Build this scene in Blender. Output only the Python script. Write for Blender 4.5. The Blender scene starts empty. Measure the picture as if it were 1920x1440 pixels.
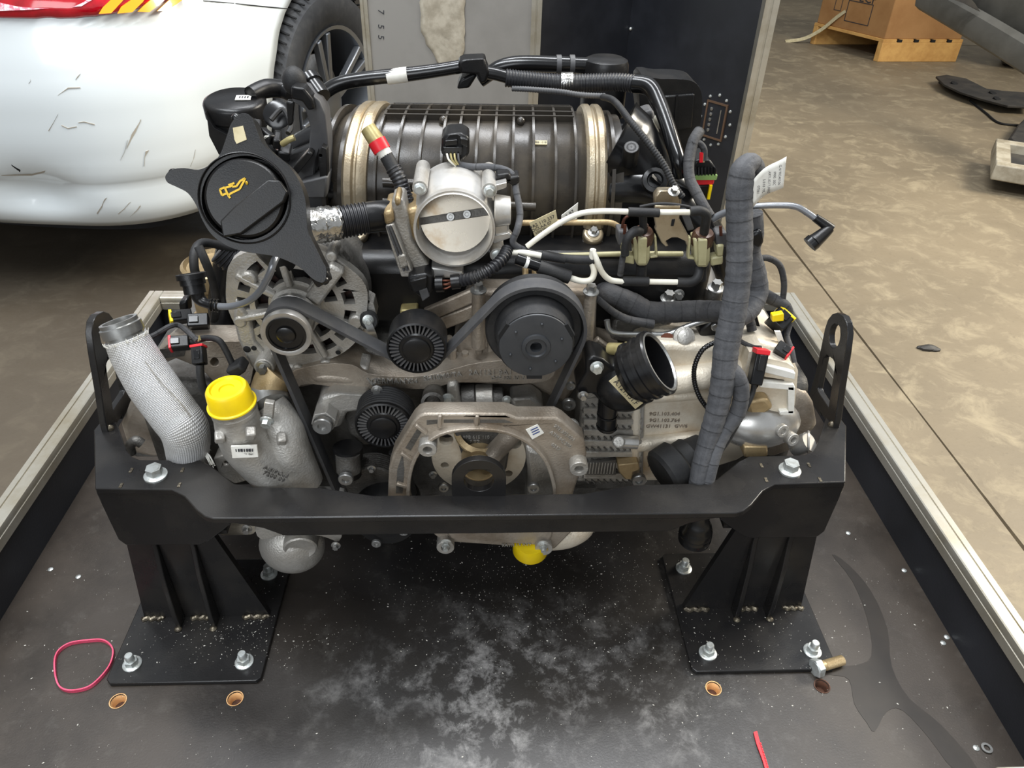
import bpy, bmesh, math, random
from math import sin, cos, pi, radians, atan2, sqrt
from mathutils import Vector, Matrix, Euler
from mathutils.geometry import tessellate_polygon
random.seed(7)
sc = bpy.context.scene
COL = sc.collection

# ------------------------------------------------------------------ camera
F_PX, W_PX, H_PX = 1400.0, 1920.0, 1440.0
CAM = Vector((0, 0, 1.03))
_p, _y, _r = radians(36.1), radians(3.18), radians(1.72)
FWD = Vector((sin(_y)*cos(_p), cos(_y)*cos(_p), -sin(_p)))
_rt = Vector((cos(_y), -sin(_y), 0)); _up = _rt.cross(FWD)
RGT = cos(_r)*_rt + sin(_r)*_up
UPV = -sin(_r)*_rt + cos(_r)*_up
cd = bpy.data.cameras.new('camera'); co = bpy.data.objects.new('camera', cd); COL.objects.link(co)
cd.sensor_fit = 'HORIZONTAL'; cd.sensor_width = 36.0; cd.lens = 36.0*F_PX/W_PX
cd.clip_start = 0.02; cd.clip_end = 200
co.matrix_world = Matrix(((RGT.x, UPV.x, -FWD.x, CAM.x), (RGT.y, UPV.y, -FWD.y, CAM.y), (RGT.z, UPV.z, -FWD.z, CAM.z), (0, 0, 0, 1)))
sc.camera = co

# ------------------------------------------------------------------ world and lights
wd = bpy.data.worlds.new('hall_light'); sc.world = wd; wd.use_nodes = True
bg = wd.node_tree.nodes['Background']; bg.inputs[0].default_value = (0.90, 0.95, 1.0, 1); bg.inputs[1].default_value = 0.42
def area(name, loc, target, sx, sy, power, color):
    l = bpy.data.lights.new(name, 'AREA'); l.shape = 'RECTANGLE'; l.size = sx; l.size_y = sy; l.energy = power; l.color = color
    o = bpy.data.objects.new(name, l); COL.objects.link(o); o.location = loc
    o.rotation_euler = (Vector(target)-Vector(loc)).to_track_quat('-Z', 'Y').to_euler()
    return o
area('roof_skylight_near', (-0.9, 0.1, 4.0), (-0.1, 0.8, 0.3), 3.2, 0.5, 132, (0.92, 0.96, 1.0))
area('roof_skylight_mid', (0.5, 1.9, 4.0), (0.1, 0.9, 0.3), 3.2, 0.5, 132, (0.95, 0.97, 1.0))
area('hall_door_daylight', (4.4, 2.2, 3.0), (0.6, 0.9, 0.2), 1.6, 1.6, 240, (1.0, 0.93, 0.80))
area('front_door_daylight', (-1.6, -3.6, 2.4), (-0.3, 1.2, 0.5), 3.0, 2.0, 74, (0.92, 0.96, 1.0))
sc.view_settings.view_transform = 'Standard'; sc.view_settings.look = 'None'
sc.view_settings.exposure = 0.25; sc.view_settings.gamma = 1.0; sc.view_settings.use_curve_mapping = False

# ------------------------------------------------------------------ projection helpers (photo pixel -> point at a real depth)
def ray(x, y): return RGT*((x-960)/F_PX) + UPV*((720-y)/F_PX) + FWD
def PY(x, y, Y): d = ray(x, y); return CAM + d*((Y-CAM.y)/d.y)
def PZ(x, y, z): d = ray(x, y); return CAM + d*((z-CAM.z)/d.z)
def PX(x, y, X): d = ray(x, y); return CAM + d*((X-CAM.x)/d.x)
def SC(p): return (Vector(p)-CAM).dot(FWD)/F_PX          # metres per pixel at a point

# ------------------------------------------------------------------ materials
MAT = {}
def lin(c):
    return tuple(((v/255)/12.92 if v/255 <= 0.04045 else ((v/255+0.055)/1.055)**2.4) for v in c)
def mat(name, rgb, rough=0.5, metal=0.0, rgb2=None, nscale=30, nlo=0.4, nhi=0.65, bump=0.0, bscale=200, coat=0.0, rvar=0.0, wave=None, detail=6, spec=None, trans=0.0, uvspeck=None, emit=0):
    """procedural principled material; colours are sRGB 0-255; rgb2 is mixed in through noise; wave=(scale,dist,strength) bumps along tube length"""
    m = bpy.data.materials.new(name); m.use_nodes = True; nt = m.node_tree; N = nt.nodes; L = nt.links
    b = N['Principled BSDF']; b.inputs['Roughness'].default_value = rough; b.inputs['Metallic'].default_value = metal
    c = lin(rgb)+(1,); b.inputs['Base Color'].default_value = c
    if spec is not None: b.inputs['Specular IOR Level'].default_value = spec
    if coat: b.inputs['Coat Weight'].default_value = coat; b.inputs['Coat Roughness'].default_value = 0.08
    if trans: b.inputs['Transmission Weight'].default_value = trans
    if emit: b.inputs['Emission Color'].default_value = c; b.inputs['Emission Strength'].default_value = emit
    tc = N.new('ShaderNodeTexCoord')
    if rgb2 is not None or rvar:
        n = N.new('ShaderNodeTexNoise'); n.inputs['Scale'].default_value = nscale; n.inputs['Detail'].default_value = detail; n.inputs['Roughness'].default_value = 0.62
        geo = N.new('ShaderNodeNewGeometry'); L.new(geo.outputs['Position'], n.inputs['Vector'])
        r = N.new('ShaderNodeMapRange'); r.inputs['From Min'].default_value = nlo; r.inputs['From Max'].default_value = nhi
        L.new(n.outputs['Fac'], r.inputs['Value'])
        if rgb2 is not None:
            mx = N.new('ShaderNodeMix'); mx.data_type = 'RGBA'; mx.inputs['A'].default_value = c; mx.inputs['B'].default_value = lin(rgb2)+(1,)
            L.new(r.outputs['Result'], mx.inputs['Factor']); L.new(mx.outputs['Result'], b.inputs['Base Color'])
        if rvar:
            r2 = N.new('ShaderNodeMapRange'); r2.inputs['To Min'].default_value = max(0.02, rough-rvar); r2.inputs['To Max'].default_value = min(1, rough+rvar)
            L.new(n.outputs['Fac'], r2.inputs['Value']); L.new(r2.outputs['Result'], b.inputs['Roughness'])
    h = None
    if bump:
        n2 = N.new('ShaderNodeTexNoise'); n2.inputs['Scale'].default_value = bscale; n2.inputs['Detail'].default_value = 4
        g2 = N.new('ShaderNodeNewGeometry'); L.new(g2.outputs['Position'], n2.inputs['Vector'])
        bp = N.new('ShaderNodeBump'); bp.inputs['Strength'].default_value = bump; bp.inputs['Distance'].default_value = 0.002
        L.new(n2.outputs['Fac'], bp.inputs['Height']); L.new(bp.outputs['Normal'], b.inputs['Normal']); h = bp
    if wave:
        wv = N.new('ShaderNodeTexWave'); wv.wave_type = 'BANDS'; wv.bands_direction = 'X'
        wv.inputs['Scale'].default_value = wave[0]; wv.inputs['Distortion'].default_value = wave[1]; wv.inputs['Detail'].default_value = 1.5; wv.inputs['Detail Scale'].default_value = 2
        if len(wave) > 3: wv.wave_profile = wave[3]
        L.new(tc.outputs['UV'], wv.inputs['Vector'])
        bp2 = N.new('ShaderNodeBump'); bp2.inputs['Strength'].default_value = wave[2]; bp2.inputs['Distance'].default_value = 0.004
        L.new(wv.outputs['Fac'], bp2.inputs['Height'])
        if h: L.new(h.outputs['Normal'], bp2.inputs['Normal'])
        L.new(bp2.outputs['Normal'], b.inputs['Normal'])
        if rgb2 is not None and len(wave) > 3:             # dark overlap line of every tape turn
            rl = N.new('ShaderNodeMapRange'); rl.inputs['From Min'].default_value = 0.02; rl.inputs['From Max'].default_value = 0.10; rl.inputs['To Min'].default_value = 0.75; rl.inputs['To Max'].default_value = 0.0
            L.new(wv.outputs['Fac'], rl.inputs['Value'])
            m2 = N.new('ShaderNodeMix'); m2.data_type = 'RGBA'; L.new(rl.outputs['Result'], m2.inputs['Factor']); L.new(mx.outputs['Result'], m2.inputs['A'])
            m2.inputs['B'].default_value = tuple(v*0.25 for v in c[:3])+(1,); L.new(m2.outputs['Result'], b.inputs['Base Color'])
    MAT[name] = m
    return m

mat('black_plastic', (19, 19, 20), 0.32, 0, (33, 31, 29), 25, 0.45, 0.75, bump=0.08, bscale=900, rvar=0.12, spec=0.33)
mat('black_gloss', (16, 16, 17), 0.22, 0, (36, 34, 32), 14, 0.5, 0.8, rvar=0.1)
mat('manifold_plastic', (52, 48, 43), 0.27, 0, (80, 72, 60), 16, 0.46, 0.8, bump=0.05, bscale=700, rvar=0.12)
mat('rubber', (32, 32, 33), 0.6, 0, (50, 49, 48), 40, 0.45, 0.75, bump=0.15, bscale=600, spec=0.35)
mat('belt', (60, 60, 62), 0.6, 0, (74, 73, 72), 50, 0.4, 0.7)
mat('grey_plastic', (66, 66, 68), 0.55, 0, (84, 83, 82), 20, 0.4, 0.7, bump=0.08, bscale=800)
mat('corrugated', (30, 30, 33), 0.42, 0, (60, 58, 55), 30, 0.5, 0.8)
mat('black_paint', (28, 27, 27), 0.28, 0, (46, 43, 39), 9, 0.45, 0.8, bump=0.06, bscale=500, rvar=0.14)
mat('cast_alu', (182, 179, 173), 0.42, 0.55, (140, 134, 124), 22, 0.42, 0.72, bump=0.35, bscale=420, rvar=0.12)
mat('cast_dark', (104, 102, 98), 0.48, 0.5, (66, 62, 57), 26, 0.4, 0.7, bump=0.4, bscale=380, rvar=0.1)
mat('cast_brown', (168, 158, 145), 0.44, 0.5, (122, 109, 93), 20, 0.4, 0.72, bump=0.3, bscale=420, rvar=0.12)
mat('cast_beige', (216, 206, 188), 0.46, 0.3, (170, 142, 102), 13, 0.5, 0.8, bump=0.3, bscale=420, rvar=0.1)
mat('alu_tan', (180, 158, 120), 0.42, 0.5, (120, 99, 66), 18, 0.42, 0.75, bump=0.2, bscale=500, rvar=0.1)
mat('machined', (198, 196, 192), 0.3, 0.75, (160, 154, 144), 30, 0.45, 0.75, rvar=0.1)
mat('bore_metal', (204, 202, 198), 0.38, 0.6, (160, 150, 134), 25, 0.45, 0.75, rvar=0.1)
mat('brass_plate', (176, 168, 154), 0.28, 0.7, (140, 110, 66), 20, 0.52, 0.72, rvar=0.08)
mat('steel', (168, 168, 166), 0.32, 0.85, (120, 118, 112), 40, 0.45, 0.75, rvar=0.1)
mat('zinc', (196, 200, 198), 0.34, 0.6, (158, 158, 150), 120, 0.45, 0.7, bump=0.1, bscale=700)
mat('strap_metal', (176, 164, 142), 0.34, 0.7, (128, 108, 76), 16, 0.42, 0.72, bump=0.15, bscale=500, rvar=0.12)
mat('foil', (205, 205, 204), 0.22, 0.95, (170, 165, 155), 40, 0.4, 0.7, bump=1.0, bscale=95)
mat('tape', (62, 63, 66), 0.75, 0, (80, 80, 82), 40, 0.4, 0.7, bump=0.4, bscale=260, wave=(15, 0.25, 0.7, 'SAW'))
mat('tape_dark', (44, 44, 46), 0.72, 0, (62, 61, 61), 40, 0.4, 0.7, bump=0.4, bscale=260, wave=(17, 0.25, 0.6, 'SAW'))
mat('white_hose', (226, 222, 208), 0.4, 0, (200, 190, 164), 20, 0.5, 0.8)
mat('cream_plastic', (172, 166, 128), 0.38, 0, (140, 132, 96), 30, 0.45, 0.75)
mat('brown_cap', (74, 52, 40), 0.3, 0.2, (110, 84, 66), 40, 0.5, 0.8)
mat('yellow_plastic', (246, 214, 8), 0.38, 0, (232, 196, 6), 20, 0.45, 0.75)
mat('yellow_print', (212, 172, 34), 0.5)
mat('red_plastic', (206, 28, 40), 0.4)
mat('pink_rubber', (238, 92, 124), 0.45, 0, (222, 70, 104), 60)
mat('green_plastic', (120, 148, 84), 0.45)
mat('paper', (226, 224, 216), 0.7, 0, (206, 202, 190), 60, 0.45, 0.75)
mat('dolly_cream', (168, 160, 142), 0.6, 0, (132, 122, 102), 14)
mat('paper_tan', (198, 186, 150), 0.7, 0, (176, 162, 124), 60)
mat('ink', (44, 44, 48), 0.7)
mat('ink_blue', (40, 62, 120), 0.7)
mat('white_print', (232, 232, 228), 0.5)
mat('copper', (110, 66, 50), 0.4, 0.7, (62, 36, 30), 90)
mat('bronze_frame', (120, 96, 78), 0.4, 0.6)
mat('winding', (58, 36, 30), 0.5, 0.4, (24, 18, 17), 160, 0.4, 0.6)
mat('gold_fitting', (178, 166, 118), 0.35, 0.4, (146, 130, 84), 40)
mat('car_paint', (216, 222, 223), 0.28, 0, None, coat=0.8)
mat('car_dirt', (160, 152, 138), 0.8)
mat('tail_red', (190, 8, 30), 0.12, 0, (150, 4, 22), 20, coat=1.0)
mat('tail_amber', (255, 160, 20), 0.25, 0, None, coat=1.0)
mat('tail_clear', (226, 120, 140), 0.1, 0.2, (240, 224, 226), 90, 0.45, 0.6, coat=1.0)
mat('tyre', (46, 47, 49), 0.75, 0, (62, 62, 62), 30, 0.45, 0.75, bump=0.2, bscale=300)
mat('rim', (150, 154, 160), 0.35, 0.8)
mat('arch_liner', (18, 18, 20), 0.85)
mat('gap_black', (10, 10, 11), 0.8)
mat('lid_grey', (132, 129, 124), 0.5, 0, (120, 117, 112), 5, 0.4, 0.7, bump=0.06, bscale=900)
mat('alu_profile', (196, 192, 180), 0.34, 0.75, (160, 150, 128), 9, 0.42, 0.72, rvar=0.1)
mat('case_black', (24, 26, 31), 0.42, 0, (34, 36, 42), 7, 0.45, 0.75, bump=0.12, bscale=500, rvar=0.1)
mat('clear_tape', (172, 164, 148), 0.2, 0, (150, 142, 126), 25, 0.42, 0.62, bump=0.5, bscale=40)
mat('cardboard', (160, 118, 72), 0.75, 0, (146, 104, 60), 7, 0.4, 0.7)
mat('pallet_wood', (206, 160, 92), 0.7, 0, (180, 132, 70), 12, 0.4, 0.7, bump=0.2, bscale=120)
mat('hole_wood', (226, 178, 122), 0.7, 0, (196, 146, 92), 70, 0.45, 0.7)
mat('hole_dark', (92, 58, 40), 0.85, 0, (60, 40, 30), 90)
mat('dirty_dark', (40, 38, 36), 0.6, 0, (62, 58, 52), 9)
mat('grey_panel', (92, 90, 84), 0.5, 0, (70, 68, 62), 5, 0.4, 0.7)
mat('oil_stain', (45, 39, 33), 0.34, 0, (38, 33, 28), 20)
mat('dust', (196, 192, 182), 0.9)
mat('weld', (120, 112, 96), 0.35, 0.7, (60, 54, 46), 130, 0.4, 0.65, bump=0.8, bscale=160)
# special surfaces: concrete, tray board, woven sleeve
def node_mat(name):
    m = bpy.data.materials.new(name); m.use_nodes = True; MAT[name] = m
    return m, m.node_tree.nodes, m.node_tree.links, m.node_tree.nodes['Principled BSDF']
def noise(N, L, vec, scale, detail=6, rough=0.6, dist=0.0):
    n = N.new('ShaderNodeTexNoise'); n.inputs['Scale'].default_value = scale; n.inputs['Detail'].default_value = detail
    n.inputs['Roughness'].default_value = rough; n.inputs['Distortion'].default_value = dist; L.new(vec, n.inputs['Vector']); return n.outputs['Fac']
def rng(N, L, v, a, b, c=0.0, d=1.0):
    r = N.new('ShaderNodeMapRange'); L.new(v, r.inputs['Value'])
    for k, x in zip(('From Min', 'From Max', 'To Min', 'To Max'), (a, b, c, d)): r.inputs[k].default_value = x
    return r.outputs['Result']
def mixc(N, L, fac, A, B):
    mx = N.new('ShaderNodeMix'); mx.data_type = 'RGBA'
    if isinstance(fac, float): mx.inputs['Factor'].default_value = fac
    else: L.new(fac, mx.inputs['Factor'])
    for k, c in (('A', A), ('B', B)):
        if isinstance(c, tuple): mx.inputs[k].default_value = lin(c)+(1,)
        else: L.new(c, mx.inputs[k])
    return mx.outputs['Result']
def math_(N, L, op, a, b):
    m = N.new('ShaderNodeMath'); m.operation = op
    for i, v in enumerate((a, b)):
        if isinstance(v, (int, float)): m.inputs[i].default_value = v
        else: L.new(v, m.inputs[i])
    return m.outputs[0]
def mk_concrete():
    m, N, L, b = node_mat('concrete')
    g = N.new('ShaderNodeNewGeometry').outputs['Position']
    sep = N.new('ShaderNodeSeparateXYZ'); L.new(g, sep.inputs[0])
    n1 = noise(N, L, g, 1.3, 8, 0.6); n2 = noise(N, L, g, 9, 8, 0.7, 0.6); n3 = noise(N, L, g, 60, 4)
    c = mixc(N, L, rng(N, L, n1, 0.35, 0.68), (128, 115, 93), (104, 93, 75))
    c = mixc(N, L, rng(N, L, n2, 0.5, 0.68, 0, 0.7), c, (154, 141, 115))
    c = mixc(N, L, rng(N, L, n3, 0.58, 0.75, 0, 0.35), c, (88, 79, 65))
    # concrete colour gets darker towards the left, with a noisy edge
    e = math_(N, L, 'ADD', sep.outputs['X'], math_(N, L, 'MULTIPLY', math_(N, L, 'SUBTRACT', n1, 0.5), 1.6))
    c = mixc(N, L, rng(N, L, e, -0.9, 0.1, 0.8, 0.0), c, (62, 55, 47))
    L.new(c, b.inputs['Base Color']); L.new(rng(N, L, n2, 0.3, 0.7, 0.5, 0.75), b.inputs['Roughness'])
    bp = N.new('ShaderNodeBump'); bp.inputs['Strength'].default_value = 0.15; bp.inputs['Distance'].default_value = 0.004
    L.new(n3, bp.inputs['Height']); L.new(bp.outputs['Normal'], b.inputs['Normal'])
def mk_tray():
    m, N, L, b = node_mat('tray_board')
    g = N.new('ShaderNodeNewGeometry').outputs['Position']
    n1 = noise(N, L, g, 7, 8, 0.65, 0.2); n2 = noise(N, L, g, 34, 9, 0.75, 0.25); n3 = noise(N, L, g, 420, 2); n4 = noise(N, L, g, 2.2, 5, 0.5)
    # chalky dust scuffs in the middle of the board
    sep = N.new('ShaderNodeSeparateXYZ'); L.new(g, sep.inputs[0])
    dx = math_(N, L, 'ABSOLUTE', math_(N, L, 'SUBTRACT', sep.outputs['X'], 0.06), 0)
    cen = rng(N, L, dx, 0.06, 0.34, 1, 0)
    cy = rng(N, L, math_(N, L, 'ABSOLUTE', math_(N, L, 'SUBTRACT', sep.outputs['Y'], 0.50), 0), 0.04, 0.17, 1, 0)
    scuff = math_(N, L, 'MULTIPLY', math_(N, L, 'MULTIPLY', rng(N, L, n2, 0.47, 0.68), rng(N, L, n1, 0.40, 0.62)), math_(N, L, 'MULTIPLY', cen, cy))
    gen = math_(N, L, 'MULTIPLY', rng(N, L, n2, 0.55, 0.75), 0.10)
    speck = rng(N, L, n3, 0.70, 0.78, 0, 0.35)
    c = mixc(N, L, rng(N, L, n4, 0.4, 0.65), (26, 26, 28), (35, 32, 29))
    warm_refl = math_(N, L, 'MULTIPLY', rng(N, L, dx, 0.2, 0.42, 0, 0.85), rng(N, L, n1, 0.3, 0.55, 0.4, 1.0))  # warm reflection of the hall floor painted as a brown tint towards both sides
    c = mixc(N, L, warm_refl, c, (60, 52, 44))
    c = mixc(N, L, math_(N, L, 'MULTIPLY', scuff, 0.8), c, (150, 148, 146))
    c = mixc(N, L, gen, c, (150, 146, 138)); c = mixc(N, L, speck, c, (150, 148, 140))
    L.new(c, b.inputs['Base Color']); L.new(rng(N, L, n1, 0.3, 0.7, 0.30, 0.5), b.inputs['Roughness'])
    bp = N.new('ShaderNodeBump'); bp.inputs['Strength'].default_value = 0.12; bp.inputs['Distance'].default_value = 0.001
    L.new(n3, bp.inputs['Height']); L.new(bp.outputs['Normal'], b.inputs['Normal'])
def mk_weave():
    m, N, L, b = node_mat('woven_sleeve')
    uv = N.new('ShaderNodeTexCoord').outputs['UV']
    w1 = N.new('ShaderNodeTexWave'); w1.bands_direction = 'X'; w1.inputs['Scale'].default_value = 190; w1.inputs['Distortion'].default_value = 0.6
    w2 = N.new('ShaderNodeTexWave'); w2.bands_direction = 'Y'; w2.inputs['Scale'].default_value = 20; w2.inputs['Distortion'].default_value = 0.6
    L.new(uv, w1.inputs['Vector']); L.new(uv, w2.inputs['Vector'])
    h = math_(N, L, 'MULTIPLY', w1.outputs['Fac'], w2.outputs['Fac'])
    g = N.new('ShaderNodeNewGeometry').outputs['Position']
    n = noise(N, L, g, 14, 5)
    c = mixc(N, L, rng(N, L, n, 0.4, 0.65), (224, 224, 224), (196, 193, 186))
    c = mixc(N, L, rng(N, L, h, 0.0, 0.25, 0.4, 0), c, (140, 140, 142))
    L.new(c, b.inputs['Base Color']); b.inputs['Roughness'].default_value = 0.45; b.inputs['Metallic'].default_value = 0.35
    bp = N.new('ShaderNodeBump'); bp.inputs['Strength'].default_value = 0.7; bp.inputs['Distance'].default_value = 0.0012
    L.new(h, bp.inputs['Height']); L.new(bp.outputs['Normal'], b.inputs['Normal'])
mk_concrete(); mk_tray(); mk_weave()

# ------------------------------------------------------------------ mesh builder
WLOC = {}                                                  # world location of every object (all parents only translate)
def cat_rom(pts, n=6, closed=False):
    P = [Vector(p) for p in pts]; out = []; k = len(P)
    if k < 3 or n < 2: return P
    rngk = range(k) if closed else range(k-1)
    for i in rngk:
        if closed: a, b, c, d = P[i-1], P[i], P[(i+1) % k], P[(i+2) % k]
        else: a, b, c, d = P[max(i-1, 0)], P[i], P[i+1], P[min(i+2, k-1)]
        for j in range(n):
            t = j/n
            out.append(0.5*((2*b)+(c-a)*t+(2*a-5*b+4*c-d)*t*t+(3*b-a-3*c+d)*t*t*t))
    if not closed: out.append(P[-1])
    return out
def sm2(pts, n=5): return [(v.x, v.y) for v in cat_rom([(p[0], p[1], 0) for p in pts], n, True)]
def basis(axis):
    w = Vector(axis).normalized(); a = Vector((0, 0, 1)) if abs(w.z) < 0.9 else Vector((0, 1, 0))
    u = a.cross(w).normalized(); v = w.cross(u); return u, v, w
def circ(r, n=24, cx=0, cy=0, a0=0, ry=None): return [(cx+r*cos(a0+2*pi*i/n), cy+(ry or r)*sin(a0+2*pi*i/n)) for i in range(n)]
class MB:
    def __init__(s): s.v = []; s.f = []; s.uv = {}
    def add(s, vs, fs, uvs=None):
        k = len(s.v); s.v += [Vector(v) for v in vs]; s.f += [tuple(i+k for i in f) for f in fs]
        if uvs:
            for i, q in enumerate(uvs): s.uv[k+i] = q
        return s
    def box(s, c, size, R=None):
        c = Vector(c); R = R or Matrix.Identity(3)
        if isinstance(R, Euler): R = R.to_matrix()
        vs = [c+R @ Vector((x*size[0]/2, y*size[1]/2, z*size[2]/2)) for x in (-1, 1) for y in (-1, 1) for z in (-1, 1)]
        return s.add(vs, [(0, 1, 3, 2), (4, 6, 7, 5), (0, 4, 5, 1), (2, 3, 7, 6), (0, 2, 6, 4), (1, 5, 7, 3)])
    def bar(s, a, b, w, t, up=(0, 0, 1)):
        a, b = Vector(a), Vector(b); d = (b-a); u = d.normalized(); side = u.cross(Vector(up)).normalized(); n = side.cross(u)
        R = Matrix((u, side, n)).transposed(); return s.box((a+b)/2, (d.length, w, t), R)
    def prism(s, loops, o, u, v, n, depth, bottom=True):
        o, u, v, n = Vector(o), Vector(u), Vector(v), Vector(n)
        def area2(l): return sum(l[i][0]*l[(i+1) % len(l)][1]-l[(i+1) % len(l)][0]*l[i][1] for i in range(len(l)))
        L2 = []
        for i, l in enumerate(loops):
            ccw = area2(l) > 0
            L2.append(list(l) if ccw == (i == 0) else list(l)[::-1])
        flat = [p for l in L2 for p in l]
        tris = tessellate_polygon([[Vector((p[0], p[1], 0)) for p in l] for l in L2])
        m = len(flat); A = [o+u*p[0]+v*p[1] for p in flat]; B = [q+n*depth for q in A]; fs = []
        flip = u.cross(v).dot(n)*depth > 0
        for t in tris:
            if len(set(t)) < 3: continue
            a, b, c = t
            ar = (flat[b][0]-flat[a][0])*(flat[c][1]-flat[a][1])-(flat[c][0]-flat[a][0])*(flat[b][1]-flat[a][1])
            if ar < 0: b, c = c, b
            top = (a+m, b+m, c+m); bot = (a, c, b)
            if not flip: top = top[::-1]; bot = bot[::-1]
            fs.append(top)
            if bottom: fs.append(bot)
        k = 0
        for l in L2:
            q = len(l)
            for i in range(q):
                a, b = k+i, k+(i+1) % q
                fs.append((a, b, b+m, a+m) if flip else (a, a+m, b+m, b))
            k += q
        return s.add(A+B, fs)
    def pxp(s, outline, Y, depth, holes=(), smooth=0):
        """outline in photo pixels on the vertical plane at distance Y, given real thickness backwards"""
        def cv(l):
            l = sm2(l, smooth) if smooth else l
            r = [PY(p[0], p[1], Y) for p in l]; return [(q.x, q.z) for q in r]
        return s.prism([cv(outline)]+[cv(h) for h in holes], (0, Y, 0), (1, 0, 0), (0, 0, 1), (0, 1, 0), depth)
    def lathe(s, prof, o, axis, seg=32, a0=0.0, a1=2*pi, sx=1.0):
        o = Vector(o); u, v, w = basis(axis); full = abs(a1-a0-2*pi) < 1e-6; n = seg if full else seg+1
        vs, fs, uv = [], [], []
        for (r, h) in prof:
            for i in range(n):
                a = a0+(a1-a0)*i/seg; vs.append(o+(u*cos(a)*sx+v*sin(a))*r+w*h); uv.append((h, i/seg))
        for j in range(len(prof)-1):
            for i in range(seg):
                i2 = (i+1) % n
                fs.append((j*n+i, j*n+i2, (j+1)*n+i2, (j+1)*n+i))
        return s.add(vs, fs, uv)
    def tube(s, pts, r, seg=12, sub=6, cap=True, ribs=0.0, pitch=0.0, flat=1.0, jit=False):
        P = cat_rom(pts, sub)
        rs = r if isinstance(r, (list, tuple)) else None
        if rs:
            RR = []; k = len(rs)-1
            for i in range(len(P)):
                t = i/(len(P)-1)*k; a = min(int(t), k-1); RR.append(rs[a]+(rs[a+1]-rs[a])*(t-a))
        else: RR = [r]*len(P)
        if pitch:                                          # resample for corrugation rings
            D = [0]
            for i in range(1, len(P)): D.append(D[-1]+(P[i]-P[i-1]).length)
            T = D[-1]; nn = max(8, int(T/pitch)*4); Q, R2 = [], []; j = 0
            for i in range(nn+1):
                d = T*i/nn
                while j < len(D)-2 and D[j+1] < d: j += 1
                t = (d-D[j])/max(1e-9, D[j+1]-D[j]); Q.append(P[j].lerp(P[j+1], t))
                R2.append((RR[j]+(RR[j+1]-RR[j])*t)*(1+(ribs if i % 4 in (1, 2) else -ribs)*(random.uniform(.1, 1.0) if jit else 1)+(random.uniform(-.012, .012) if jit else 0)))
            P, RR = Q, R2
        vs, fs, uv = [], [], []; pu = None; dist = 0
        for i, p in enumerate(P):
            t = (P[min(i+1, len(P)-1)]-P[max(i-1, 0)])
            t = t.normalized() if t.length > 1e-9 else Vector((0, 0, 1))
            if pu is None: pu = basis(t)[0]
            u = (pu-t*pu.dot(t))
            u = u.normalized() if u.length > 1e-6 else basis(t)[0]
            v = t.cross(u); pu = u
            if i: dist += (p-P[i-1]).length
            for j in range(seg):
                a = 2*pi*j/seg; vs.append(p+(u*cos(a)+v*sin(a)*flat)*RR[i]); uv.append((dist, j/seg))
        for i in range(len(P)-1):
            for j in range(seg):
                k = (j+1) % seg; fs.append((i*seg+j, i*seg+k, (i+1)*seg+k, (i+1)*seg+j))
        if cap: fs.append(tuple(range(seg))[::-1]); fs.append(tuple((len(P)-1)*seg+j for j in range(seg)))
        return s.add(vs, fs, uv)
    def pxt(s, pts, rpx, **k):
        """tube through (pixel x, pixel y, distance) points; radius in metres if < 0.2 else in pixels"""
        Q = [PY(*p) for p in pts]; m = SC(Q[len(Q)//2])
        if isinstance(rpx, (list, tuple)): r = [a*m for a in rpx]
        else: r = rpx*m if rpx >= 0.2 else rpx
        return s.tube(Q, r, **k)
    def sphere(s, c, r, sz=(1, 1, 1), seg=16, rings=10):
        pr = []
        vs, fs = [], []; c = Vector(c)
        for j in range(rings+1):
            a = pi*j/rings
            for i in range(seg):
                b = 2*pi*i/seg; vs.append(c+Vector((sin(a)*cos(b)*sz[0], sin(a)*sin(b)*sz[1], cos(a)*sz[2]))*r)
        for j in range(rings):
            for i in range(seg):
                k = (i+1) % seg; fs.append((j*seg+i, (j+1)*seg+i, (j+1)*seg+k, j*seg+k))
        return s.add(vs, fs)
    def ribbon(s, pts, wdir, width, thick, sub=1, closed=False):
        """flat band following pts, its width along wdir"""
        P = cat_rom(pts, sub, closed) if sub > 1 else [Vector(p) for p in pts]; w = Vector(wdir).normalized(); vs, fs, uv = [], [], []; d = 0
        n = len(P)
        for i, p in enumerate(P):
            a = P[i-1] if (closed or i > 0) else P[i]; b = P[(i+1) % n] if (closed or i < n-1) else P[i]
            t = (b-a).normalized(); nn = t.cross(w).normalized()
            if i: d += (p-P[i-1]).length
            for (x, y) in ((-1, -1), (1, -1), (1, 1), (-1, 1)):
                vs.append(p+w*(x*width/2)+nn*(y*thick/2)); uv.append((d, (x+1)/2))
        for i in range(n if closed else n-1):
            k = (i+1) % n
            for j in range(4): fs.append((i*4+j, i*4+(j+1) % 4, k*4+(j+1) % 4, k*4+j))
        if not closed: fs += [(3, 2, 1, 0), tuple((n-1)*4+j for j in range(4))]
        return s.add(vs, fs, uv)
    def grid(s, rows, thick=None):
        """surface through rows of points"""
        n = len(rows[0]); vs = [p for r in rows for p in r]
        fs = [(j*n+i, j*n+i+1, (j+1)*n+i+1, (j+1)*n+i) for j in range(len(rows)-1) for i in range(n-1)]
        return s.add(vs, fs)
    def mesh(s, name, m, center=None, smooth=38):
        me = bpy.data.meshes.new(name); c = center if center is not None else Vector((0, 0, 0))
        me.from_pydata([tuple(v-c) for v in s.v], [], s.f); me.update()
        bm = bmesh.new(); bm.from_mesh(me)
        bmesh.ops.recalc_face_normals(bm, faces=bm.faces); bm.to_mesh(me); bm.free()
        if s.uv:
            ul = me.uv_layers.new(name='UVMap')
            for lp in me.loops: ul.data[lp.index].uv = s.uv.get(lp.vertex_index, (0, 0))
        me.materials.append(MAT[m])
        for p in me.polygons: p.use_smooth = True
        me.set_sharp_from_angle(angle=radians(smooth))
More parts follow.
